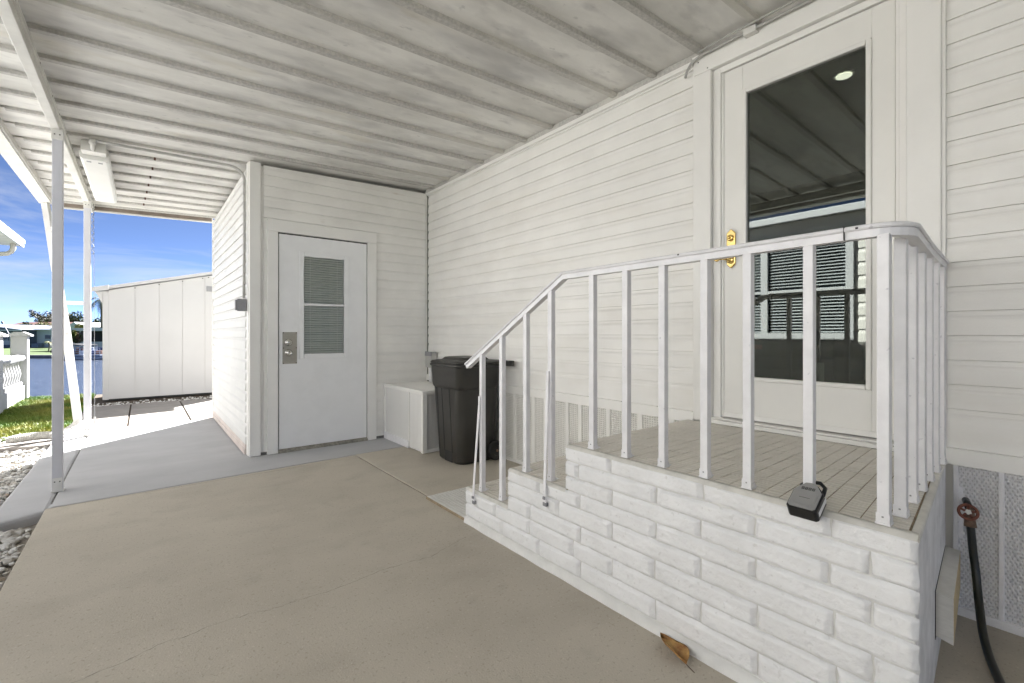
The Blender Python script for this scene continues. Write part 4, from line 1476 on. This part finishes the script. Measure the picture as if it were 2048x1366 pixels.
bm = B(); tube(bm, [(2.475, 4.545, .735), (2.475, 4.545, .575)], .018, 10); obj('pipe', bm, M_rail, ob, smooth=True)

# ================================================================== FAUCET, HOSE, BOARD
fc = thing('garden_faucet', 'hose faucet with a rusty red hand wheel on the slotted skirting', 'faucet', (2.46, .30, .42))
bm = B(); tube(bm, [(2.515, .318, .452), (2.475, .308, .448), (2.455, .300, .435)], .012, 12); obj('spigot', bm, M_blackpl, fc, smooth=True)
bm = B(); tube(bm, [(2.458, .300, .44), (2.44, .297, .40), (2.435, .295, .375)], .015, 12, radii=[.012, .016, .018]); obj('nozzle', bm, M_rustmetal, fc, smooth=True)
wn = Matrix.Translation((2.425, .300, .432)) @ Matrix.Rotation(math.radians(-62), 4, 'Y') @ Matrix.Rotation(math.radians(12), 4, 'X')
bm = B(); torus(bm, wn, .026, .0052, 24, 8)
for k in range(5):
    a = k * 2 * math.pi / 5
    tube(bm, [wn @ Vector((0, 0, 0)), wn @ Vector((.025 * math.cos(a), .025 * math.sin(a), 0))], .0042, 6)
obj('hand_wheel', bm, M_rust, fc, smooth=True)
bm = B(); lathe(bm, [(.009, -.004), (.010, .003), (.005, .005)], 12, wn); obj('wheel_nut', bm, M_chalk, fc)
bm = B(); tube(bm, [wn @ Vector((0, 0, -.004)), (2.452, .301, .444)], .006, 8); obj('stem', bm, M_rustmetal, fc)
bm = B(); box(bm, 2.512, 2.518, .325, .337, .30, .50); obj('backing_strip', bm, M_rail, fc)
bm = B()
hp_ = [(2.436, .295, .378), (2.434, .292, .34), (2.432, .287, .28), (2.425, .280, .22), (2.40, .272, .16), (2.36, .262, .11), (2.30, .248, .06), (2.22, .225, .025), (2.12, .195, .014), (2.0, .16, .013), (1.8, .11, .013), (1.5, -.05, .013)]
# smooth the path
sm_ = []
for i in range(len(hp_) - 1):
    p0 = Vector(hp_[max(i - 1, 0)]); p1 = Vector(hp_[i]); p2 = Vector(hp_[i + 1]); p3 = Vector(hp_[min(i + 2, len(hp_) - 1)])
    for k in range(5):
        t = k / 5
        sm_.append(.5 * ((2 * p1) + (-p0 + p2) * t + (2 * p0 - 5 * p1 + 4 * p2 - p3) * t * t + (-p0 + 3 * p1 - 3 * p2 + p3) * t ** 3))
tube(bm, sm_, .0125, 12)
tag(obj('garden_hose', bm, M_hose, smooth=True), 'black garden hose hanging from the red wheeled faucet to the ground', 'hose')

bd = thing('lumber_board', 'short board with white painted end and raw yellow side beside the steps', 'board', (2.2, .3, .2))
def bpnt(x, off, z_): return (x, yside(x) + 0.003 - off, z_)
bm = B()
x0_, x1_ = 2.0, 2.46
v = [bm.verts.new(p) for p in (bpnt(x0_, .002, .128), bpnt(x1_, .002, .128), bpnt(x1_, .046, .128), bpnt(x0_, .046, .118), bpnt(x0_, .002, .270), bpnt(x1_, .002, .270), bpnt(x1_, .046, .268), bpnt(x0_, .046, .266))]
for f in ((3, 2, 1, 0), (4, 5, 6, 7), (0, 1, 5, 4), (1, 2, 6, 5), (3, 0, 4, 7)):
    bm.faces.new([v[i] for i in f])
obj('painted_face', bm, M_wood_end, bd)
bm = B()
v = [bm.verts.new(p) for p in (bpnt(x0_ + .001, .0462, .118), bpnt(x1_, .0462, .128), bpnt(x1_, .0462, .268), bpnt(x0_ + .001, .0462, .266), bpnt(x0_ + .001, .0440, .118), bpnt(x1_, .0440, .128), bpnt(x1_, .0440, .267), bpnt(x0_ + .001, .0440, .2655))]
for f in ((0, 1, 2, 3), (7, 6, 5, 4), (0, 4, 5, 1), (1, 5, 6, 2), (2, 6, 7, 3), (3, 7, 4, 0)):
    bm.faces.new([v[i] for i in f])
obj('raw_face', bm, M_wood_raw, bd)
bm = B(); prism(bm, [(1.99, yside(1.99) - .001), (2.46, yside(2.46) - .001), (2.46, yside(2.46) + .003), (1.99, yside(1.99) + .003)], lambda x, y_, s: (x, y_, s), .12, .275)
obj('gap_shadow_strip', bm, M_dark, bd)  # dark strip painted in as the shadow between board and steps

# ================================================================== FAR SHED
fs = thing('garden_shed', 'white panelled garden shed with a sloping roof beyond the carport', 'shed', (.8, 10.6, 0))
YF = 10.10
def fz(x): return 1.815 + .245 * (x + .5)
xs = [-.432, -.094, .231, .561, .893, 1.22, 1.55, 1.88]
for a, b in zip(xs[:-1], xs[1:]):
    bm = B()
    prism(bm, [(a + .004, .03), (b - .004, .03), (b - .004, min(fz(b), 2.35) - .01), (a + .004, min(fz(a), 2.35) - .01)], lambda x, z_, s: (x, s, z_), YF, YF + .02)
    obj('wall_panel', bm, M_far_shed, fs)
    bm = B(); box(bm, b - .0038, b + .0038, YF + .006, YF + .02, .03, min(fz(b), 2.35) - .02)
    obj('panel_groove', bm, mat('groove', (0.5, 0.49, 0.48), .6) if 'groove' not in bpy.data.materials else bpy.data.materials['groove'], fs)
bm = B(); box(bm, -.506, -.4285, YF - .006, YF + .02, .02, 1.80); obj('corner_trim', bm, M_far_shed, fs, bevel=.004)
bm = B(); box(bm, -.500, -.48, YF + .021, YF + .93, .03, 1.80); box(bm, -.47, 1.88, YF + .9, YF + .93, .03, 1.80); box(bm, 1.86, 1.88, YF + .021, YF + .899, .03, 1.9); obj('rear_wall', bm, M_far_shed, fs)
bm = B(); box(bm, -.47, 1.86, YF + .03, YF + .9, .0, .029); obj('floor_gap_shade', bm, M_dark, fs)  # dark box standing in for the shaded gap under the panels
bm = B()
prism(bm, [(-.60, fz(-.60) + .005), (1.30, fz(1.30) + .005), (1.30, fz(1.30) + .055), (-.60, fz(-.60) + .055)], lambda x, z_, s: (x, s, z_), YF - .10, YF + 1.0)
prism(bm, [(1.30, fz(1.30) + .004), (2.1, fz(1.30) - .19), (2.1, fz(1.30) - .14), (1.30, fz(1.30) + .054)], lambda x, z_, s: (x, s, z_), YF - .10, YF + 1.0)
obj('roof', bm, M_far_shed, fs)
bm = B()
prism(bm, [(-.64, fz(-.64) - .005), (-.42, fz(-.42) - .02), (-.42, fz(-.42) + .062), (-.64, fz(-.64) + .062)], lambda x, z_, s: (x, s, z_), YF - .16, YF - .101)
obj('gutter_end', bm, M_far_shed, fs, bevel=.004)
bm = B(); prism(bm, [(-.60, 1.79), (-.506, 1.79), (-.506, 1.60)], lambda x, z_, s: (x, s, z_), YF - .02, YF + .02); obj('gusset', bm, M_far_shed, fs)
bm = B(); box(bm, .918, 1.01, YF - .012, YF, 1.875, 1.975); obj('vent', bm, M_greybox, fs)
bm = B()
for xx in (-.094, .231, .561, .86, .95):
    box(bm, xx - .008, xx + .008, YF - .006, YF, fz(xx) - .045, fz(xx) - .030)
obj('panel_screw', bm, M_dark, fs)

# ================================================================== BALUSTRADE BY THE WATER
bl = thing('balustrade', 'white cast balustrade with square capped pillars at the water edge', 'balustrade', (-1.6, 10.5, 0))
BX = -1.62
for yy in (11.36, 9.42):
    bm = B(); box(bm, BX - .10, BX + .10, yy - .10, yy + .10, -.05, 1.06)
    pz = obj('pillar', bm, M_balus, bl, bevel=.008)
    bm = B()
    prism(bm, [(-.145, 1.061), (.145, 1.061), (.145, 1.085), (.05, 1.135), (-.05, 1.135), (-.145, 1.085)], lambda a, z_, s: (BX + a, yy + s, z_), -.145, .145)
    obj('pillar_cap', bm, M_balus, pz)
for (ya, yb) in ((9.525, 11.255), (5.5, 9.315)):
    bm = B(); box(bm, BX - .07, BX + .07, ya, yb, -.05, .235); obj('low_wall', bm, M_balus, bl, bevel=.005)
    bm = B()
    prism(bm, [(-.065, .655), (.065, .655), (.085, .69), (.07, .735), (0, .752), (-.07, .735), (-.085, .69)], lambda a, z_, s: (BX + a, s, z_), ya, yb)
    obj('top_rail', bm, M_balus, bl)
    y = ya + .1
    while y < yb - .04:
        bm = B()
        lathe(bm, [(.036, .30), (.022, .33), (.040, .40), (.045, .44), (.035, .50), (.016, .57), (.015, .60), (.027, .615), (.022, .635), (.032, .656)], 12, Matrix.Translation((BX, y, 0)))
        b1 = obj('baluster', bm, M_balus, bl, smooth=True)
        bm = B(); box(bm, BX - .055, BX + .055, y - .055, y + .055, .2355, .30)
        obj('baluster_base', bm, M_balus, b1, bevel=.012)
        y += .19

# ================================================================== NEIGHBOUR HOUSE (left, also seen mirrored in the door glass)
nb = thing('neighbour_house', 'white sided neighbouring house whose eave corner shows at the left edge', 'house', (-4, 2, 0))
NX = -2.30
bm = B(); box(bm, -8.0, NX - .022, -1.0, 8.4, -.04, 2.74); box(bm, -8.0, -5.0, -8, -1.001, -.04, 2.74); obj('wall', bm, M_vinyl, nb)  # unseen near part set back to cut bounced light on the entry side
z = .10; NSP = .178
k = 0
while z < 2.64:
    for (ya, yb) in ((-1.0, 1.96), (4.09, 8.4)) if 0.95 < z + .09 < 2.45 else ((-1.0, 8.4),):
        board_x(nb, NX, ya, yb, z, M_vinyl, sp=NSP, zmax=2.73, sgn=1, lip=.02)
    z += NSP; k += 1
bm = B(); box(bm, NX - .02, NX + .004, -1.0, 8.4, -.04, .10); obj('base_trim', bm, M_trim, nb)
nwz0, nwz1 = 1.11, 2.36
bm = B()
for (a, b, c, d) in ((2.00, 2.09, nwz0 - .09, nwz1 + .09), (3.98, 4.07, nwz0 - .09, nwz1 + .09), (3.08, 3.18, nwz0, nwz1), (2.09, 3.98, nwz0 - .09, nwz0), (2.09, 3.98, nwz1, nwz1 + .09), (2.09, 3.08, 1.70, 1.74), (3.18, 3.98, 1.70, 1.74)):
    box(bm, NX - .015, NX + .035, a, b, c, d)
nw = obj('window', bm, M_nbtrim, nb, bevel=.004)
bm = B()
z = nwz0 + .02
while z < nwz1 - .01:
    if not 1.69 < z < 1.75:
        mbox(bm, Matrix.Translation((NX - .005, 3.035, z)) @ Matrix.Rotation(math.radians(35), 4, 'Y'), .030, 1.87, .002)
    z += .044
ns = obj('blind_slat', bm, M_blind_bright, nw); ns['kind'] = 'stuff'
bm = B(); box(bm, NX - .0205, NX - .018, 2.09, 3.98, nwz0, nwz1); obj('window_backing', bm, M_winglass, nw)
# roof over it, rising away, with two-tier fascia, soffit and an elbow
bm = B()
prism(bm, [(-1.60, 2.60), (-1.60, 2.665), (-5.5, 3.55), (-9, 2.7), (-9, 2.6)], lambda x, z_, s: (x, s, z_), 8.41, 11.38)
prism(bm, [(-2.13, 2.745), (-2.13, 2.80), (-5.5, 3.50), (-9, 2.8), (-9, 2.745)], lambda x, z_, s: (x, s, z_), -8.3, 8.40)
obj('roof', bm, M_chalk, nb)
bm = B(); box(bm, -2.129, -2.10, -8.3, 8.40, 2.70, 2.80); obj('gutter', bm, M_nbtrim, nb, bevel=.01)
bm = B(); box(bm, -2.30, -1.60, 8.35, 8.4095, 2.60, 2.74); obj('roof_end', bm, M_nbtrim, nb)
bm = B(); box(bm, -1.599, -1.570, 8.35, 11.44, 2.640, 2.705); obj('fascia', bm, M_nbtrim, nb)
bm = B(); box(bm, -1.60, -1.580, 8.35, 11.42, 2.575, 2.638); obj('fascia_lower', bm, M_nbtrim, nb)
bm = B(); box(bm, -2.28, -1.604, 8.42, 11.34, 2.583, 2.5985); obj('soffit', bm, M_chalk, nb)
bm = B()
tube(bm, [(-1.655, 11.05, 2.582), (-1.655, 11.05, 2.50), (-1.675, 11.05, 2.445), (-1.72, 11.05, 2.41), (-1.80, 11.05, 2.395), (-2.4, 11.05, 2.39)], .036, 12)
obj('downspout_elbow', bm, M_duct, nb, smooth=True)

# ================================================================== ACROSS THE CANAL
def lframe(name, label, cat, px, d, zb, group=None):
    p = far(px, 668, d); p.z = zb
    o = thing(name, label, cat, p, group)
    o.rotation_euler = (0, 0, -PSI)
    return o
def lobj(name, bm, m, parent, **k):
    o = obj(name, bm, m, parent, **k)
    o['_local'] = True
    return o
def up(px, d): return (px - 1024) / FPX * d
def zz(py, d): return CAMH + (668 - py) / FPX * d
# far bank as a broad strip, perpendicular to the view
def fpt(u, d, z_): 
    q = FW * d + RT * u; return (q.x, q.y, z_)
bm = B()
vs = [bm.verts.new(fpt(*p)) for p in ((-400, 40.3, -.74), (400, 40.3, -.74), (400, 62, -.66), (-400, 62, -.66), (400, 900, 0.2), (-400, 900, 0.2))]
bm.faces.new((vs[0], vs[1], vs[2], vs[3])); bm.faces.new((vs[3], vs[2], vs[4], vs[5]))
struct('far_bank', bm, M_farlawn)
bm = B()
vs = [fpt(-400, 40.0, 0), fpt(400, 40, 0), fpt(400, 40.35, 0), fpt(-400, 40.35, 0)]
prism(bm, [(q[0], q[1]) for q in vs], lambda x, y_, s: (x, y_, s), -1.3, -.71)
struct('far_seawall', bm, M_seawall)

def house_far(name, label, px0, px1, d, wall_m, ztop, zbase=-.68, depth=7, roof=None, roof_m=None, fascia=True):
    h = lframe(name, label, 'house', (px0 + px1) / 2, d, zbase)
    hw = (px1 - px0) / 2 / FPX * d
    H = ztop - zbase
    bm = B(); box(bm, -hw, hw, 0, depth, 0, H); lobj('wall', bm, wall_m, h)
    return h, hw, H
# blue grey house at the far left
hA, hwA, HA = house_far('blue_grey_house', 'low blue grey house with white framed windows across the canal', -90, 58, 60, M_bluegrey, 1.62)
bm = B(); prism(bm, [(-hwA - .3, HA + .02), (hwA + .3, HA + .02), (-hwA + 4.2, HA + .75), (-hwA - .3, HA + .8)], lambda a, z_, s: (a, s, z_), -1.2, 7.5); lobj('roof', bm, M_bluegrey, hA)
bm = B(); box(bm, -hwA - .3, hwA + .3, -1.25, -1.2, HA - .14, HA + .02); lobj('fascia', bm, M_block, hA)
bm = B(); box(bm, -hwA, hwA, -.05, -.001, .38, .95); lobj('lower_wall', bm, M_block, hA)
for i in range(8):
    xa = -hwA + .15 + i * 1.15
    bm = B(); box(bm, xa, xa + 1.0, -.06, -.02, .98, 2.0); f_ = lobj('window', bm, M_block, hA)
    bm = B(); box(bm, xa + .08, xa + .92, -.075, -.061, 1.05, 1.93); lobj('pane', bm, M_winglass, f_)
# white block house with a small window
hB, hwB, HB = house_far('white_block_house', 'plain white block house with one small dark window across the canal', 73, 131, 61, M_block, 1.58)
bm = B(); box(bm, -hwB - 1.0, hwB + .2, -.4, 7.3, HB, HB + .13); lobj('roof', bm, M_block, hB)
bm = B(); box(bm, -hwB - .70, -hwB - .02, .6, 6, 0, HB - .02); lobj('recess_shade_box', bm, M_screen_shade, hB)  # solid dark box standing in for the shade of the recess
bm = B(); box(bm, -hwB + 1.15, -hwB + 1.85, -.04, -.001, HB - 1.10, HB - .62); lobj('window', bm, M_winglass, hB)
bm = B(); box(bm, -hwB + .05, -hwB + 1.0, -.8, -.1, 0, .55); lobj('air_conditioner', bm, mat('blue grey unit', (.2, .24, .3), .6), hB, bevel=.03)
# right house with porch
hC, hwC, HC = house_far('porch_house', 'white fronted house with a flat porch roof and lattice window across the canal', 139, 260, 52, M_block, 1.25)
bm = B(); box(bm, -hwC - .25, hwC, -1.9, 7, HC + .18, HC + .5); lobj('porch_roof', bm, M_block, hC)
bm = B(); box(bm, -hwC, hwC, -.05, -.001, .9, HC + .17); lobj('painted_porch_shade', bm, mat('dark porch shade', (.06, .055, .06), .8), hC)  # dark sheet over the white wall, porch shade put into its colour
bm = B(); box(bm, -hwC, hwC, -1.75, -1.65, .0, .95); lobj('low_wall', bm, M_block, hC)
for pxx in (163.5, 187):
    a = up(pxx, 52) - up(199.5, 52)
    bm = B(); box(bm, a - .05, a + .05, -1.64, -1.55, .95, HC + .18); lobj('porch_post', bm, M_block, hC)
a = up(189, 52) - up(199.5, 52)
bm = B(); box(bm, a, a + .95, -1.72, -1.66, .97, HC + .05); lobj('window', bm, M_screen_shade, hC)
# big red roofed house behind
hD, hwD, HD = house_far('red_roof_house', 'long low house with a rust red roof behind the canal homes', 5, 330, 84, M_block, 2.2, depth=9)
bm = B(); prism(bm, [(-.8, HD), (9.8, HD), (5.2, HD + 1.15), (3.8, HD + 1.15)], lambda a, z_, s: (s, a, z_), -hwD - .4, hwD + .4); lobj('roof', bm, M_redroof, hD)
hE, hwE, HE = house_far('white_gable_house', 'small white gabled house between the trees beyond the canal', 138, 166, 80, M_block, 2.35, depth=6)
bm = B(); prism(bm, [(-hwE - .2, HE), (hwE + .2, HE), (0, HE + .8)], lambda a, z_, s: (a, s, z_), -.4, 6.2); lobj('roof', bm, mat('pale roof', (.5, .53, .58), .7), hE)

# --- vegetation
def leafcloud(bm, cen, rad, n, size, flat=1.0, shell=.55):
    for k in range(n):
        while True:
            v = Vector((random.uniform(-1, 1), random.uniform(-1, 1), random.uniform(-1, 1)))
            if v.length < 1 and v.length > shell * random.random(): break
        lump = 1 + .28 * noise.noise(v * 2.3 + Vector(cen) * .3)
        p = Vector(cen) + Vector((v.x * rad[0], v.y * rad[1], v.z * rad[2])) * lump
        a = Vector((random.uniform(-1, 1), random.uniform(-1, 1), random.uniform(-1, 1))).normalized()
        b = a.cross(Vector((random.uniform(-1, 1), random.uniform(-1, 1), random.uniform(-1, 1)))).normalized()
        s = size * random.uniform(.6, 1.3)
        bm.faces.new([bm.verts.new(p + q) for q in (a * s, b * s * .6, -a * s, -b * s * .6)])
def tree(name, label, px, d, pytop, pywid, crown_m, dens, size, bare=False, zbase=-.5, cat='tree'):
    T = lframe(name, label, cat, px, d, zbase)
    H = zz(pytop, d) - zbase
    R_ = pywid / 2 / FPX * d
    bm = B()
    tube(bm, [(0, 0, 0), (.05, 0, H * .3), (0, .05, H * .55)], .2, 8, radii=[R_ * .09, R_ * .07, R_ * .05])
    lobj('trunk', bm, M_bark, T)
    bm = B()
    random.seed(int(px * 7))
    tips = []
    for k in range(9 if not bare else 22):
        a = random.uniform(0, 6.28); e = random.uniform(.2, .9)
        L_ = R_ * random.uniform(.6, 1.0)
        p0 = Vector((0, 0, H * random.uniform(.25, .5)))
        p2 = Vector((math.cos(a) * L_ * e, math.sin(a) * L_ * e, min(H * .97, p0.z + L_ * random.uniform(.35, 1.0))))
        p1 = (p0 + p2) / 2 + Vector((random.uniform(-.2, .2), random.uniform(-.2, .2), .2)) * R_ * .4
        tube(bm, [p0, p1, p2], .1, 5, radii=[R_ * .035, R_ * .022, R_ * .008]); tips.append(p2)
        if bare:
            for q in range(4):
                p3 = p2 + Vector((random.uniform(-.4, .4), random.uniform(-.4, .4), random.uniform(-.1, .4))) * R_ * .7
                tube(bm, [p1.lerp(p2, .5), p3], .1, 4, radii=[R_ * .014, R_ * .006]); tips.append(p3)
    lobj('branch', bm, M_bark, T)
    bm = B()
    if bare:
        for tp_ in tips:
            leafcloud(bm, tp_, (R_ * .22, R_ * .22, R_ * .16), dens, size)
    else:
        for tp_ in tips:
            leafcloud(bm, tp_, (R_ * .42, R_ * .42, R_ * .30), dens, size)
        leafcloud(bm, (0, 0, H * .62), (R_ * .8, R_ * .8, H * .3), dens * 4, size)
    lobj('crown', bm, crown_m, T)
    return T
tree('bare_tree', 'thin leafed grey tree behind the white block house', 88, 96, 608, 52, M_leaf_bare, 30, .15, bare=True)
tree('small_bare_tree', 'tiny sparse tree rising over the red roof', 50, 110, 640, 13, M_leaf_bare, 14, .16, bare=True)
tree('round_tree', 'dense green round tree behind the porch house', 152, 92, 618, 46, M_leaf_green, 190, .22)
tree('dark_tree', 'dark green tree beside the drooping palm', 203, 88, 630, 34, M_leaf_green, 120, .2)
def shrub(name, label, px, d, py0, py1, w_, m, n=500, size=.1):
    T = lframe(name, label, 'shrub', px, d, zz(py1, d))
    H = (py1 - py0) / FPX * d; R_ = w_ / 2 / FPX * d
    bm = B(); tube(bm, [(0, 0, 0), (0, 0, H * .6)], .04, 5); lobj('stem', bm, M_bark, T)
    bm = B(); leafcloud(bm, (0, 0, H * .55), (R_, R_ * .6, H * .5), n, size); lobj('crown', bm, m, T)
shrub('yellow_shrub', 'yellow green bush in front of the red roof left of the first post', 88, 72, 645, 664, 40, M_leaf_yel, 900, .11)
shrub('olive_palm_bush', 'olive green bushy plant above the white roof edge', 52, 70, 644, 664, 24, M_leaf_green, 500, .11)
shrub('croton_shrub', 'pink and orange croton bush in front of the dark porch', 152, 49.5, 664, 690, 22, M_leaf_pink, 900, .07)
shrub('lime_shrub', 'bright lime bush behind the slanted downspout', 147, 49, 660, 676, 10, M_leaf_yel, 400, .07)
shrub('golden_shrub', 'golden yellow bush over the porch roof', 160, 70, 648, 660, 20, M_leaf_yel, 500, .1)
shrub('dark_hedge_bush', 'dark clipped bush on the far lawn by the seawall', 108, 45, 697, 710, 12, M_leaf_green, 500, .06)
def palm(name, label, px, d, pytop, zbase, nf, L_, m, droop=1.0, tr=.12):
    T = lframe(name, label, 'palm', px, d, zbase)
    H = zz(pytop, d) - zbase
    bm = B(); tube(bm, [(0, 0, 0), (.08, 0, H * .5), (0, 0, H)], tr, 8, radii=[tr, tr * .75, tr * .7]); lobj('trunk', bm, M_bark, T)
    bm = B()
    for k in range(nf):
        a = 2 * math.pi * k / nf + random.uniform(-.2, .2); e = random.uniform(-.2, 1.1)
        pts = []
        for i in range(9):
            t = i / 8
            r_ = L_ * t * math.cos(e * .5)
            pts.append(Vector((math.cos(a) * r_, math.sin(a) * r_, H + L_ * (math.sin(e) * t - droop * .85 * t * t))))
        for i in range(8):
            p, q = pts[i], pts[i + 1]
            dv = (q - p); s = Vector((-math.sin(a), math.cos(a), 0))
            wl = L_ * .22 * math.sin(math.pi * min(1, (i + 1) / 8.5))
            for sg in (-1, 1):
                for h_ in (0, .5):
                    o0 = p + dv * h_; o1 = p + dv * (h_ + .32)
                    tipp = o0 + dv * .9 + s * (sg * wl) + Vector((0, 0, -wl * .55))
                    bm.faces.new([bm.verts.new(o0), bm.verts.new(o1), bm.verts.new(tipp)])
    lobj('frond', bm, m, T)
palm('tall_palm', 'tall dark palm with drooping fronds left of the garden shed', 203, 62, 598, -.5, 16, 2.1, M_leaf_palm, 1.35, .2)
palm('small_palm', 'small bright green palm on the far lawn', 97, 46, 684, -.65, 11, .62, M_leaf_yel, 1.0, .06)

# --- boats
pb = lframe('pontoon_boat', 'white pontoon boat with railings and brown seats moored across the canal', 'boat', 182, 38.6, -1.02)
s_ = 38.6 / FPX
hw = 78 / 2 * s_
bm = B()
for yy in (-.7, .7):
    tube(bm, [(-hw, yy, .16), (hw - .3, yy, .16), (hw, yy, .28)], .2, 12, radii=[.2, .2, .05])
lobj('pontoon', bm, M_boat, pb, smooth=True)
bm = B(); box(bm, -hw, hw, -1.0, 1.0, .36, .46); lobj('deck', bm, M_boat, pb)
bm = B()
for yy in (-1.0, 1.0):
    for z_ in (.62, .80, .95):
        bar(bm, (-hw, yy, z_), (hw, yy, z_), .025, .025)
    for i in range(9):
        xx = -hw + 2 * hw * i / 8
        bar(bm, (xx, yy, .46), (xx, yy, .95), .03, .03)
lobj('deck_railing', bm, M_boat, pb)
for xx, m_ in ((-1.1, M_seat), (-.2, M_boat), (.7, M_bluehull), (1.15, M_seat)):
    bm = B(); box(bm, xx - .25, xx + .25, -.6, .1, .46, .75); box(bm, xx - .25, xx + .25, .1, .25, .46, 1.0); lobj('seat', bm, m_, pb, bevel=.03)
bm = B(); prism(bm, [(-1.1, 1.33), (-.1, 1.22), (-.15, 1.15), (-1.05, 1.24)], lambda a, z_, s: (a, s, z_), -.8, .8); lobj('canopy', bm, M_rubber, pb)
bm = B()
for xx, z_ in ((-1.0, 1.27), (-.2, 1.18)):
    for yy in (-.8, .78): bar(bm, (xx, yy, .46), (xx, yy, z_), .02, .02)
lobj('canopy_frame', bm, M_boat, pb)
mb = lframe('motor_boat', 'small white and navy motor boat at the left edge of the canal', 'boat', 6, 30, -1.02)
bm = B()
prism(bm, [(-1.5, 0), (.75, 0), (1.0, .36), (1.02, .42), (-1.5, .42)], lambda a, z_, s: (a, s, z_), -.55, .55)
lobj('hull', bm, M_boat, mb, bevel=.03)
bm = B(); box(bm, -.6, .65, -.5, .5, .421, .52); lobj('cockpit_cover', bm, M_bluehull, mb, bevel=.04)
bm = B(); prism(bm, [(.0, .525), (.5, .525), (.2, .72), (.0, .72)], lambda a, z_, s: (a, s, z_), -.35, .35); lobj('windshield', bm, M_block, mb)
ft = thing('flag_mast', 'thin slanted white mast with a dark tip above the motor boat', 'mast', far(40, 715, 24))
bm = B(); tube(bm, [far(45, 716, 24), far(5, 645, 24)], .018, 6); obj('mast', bm, M_boat, ft)
bm = B(); tube(bm, [far(6, 647, 24), far(4, 643, 24)], .05, 6); obj('mast_tip', bm, M_rubber, ft)

fix_parents()
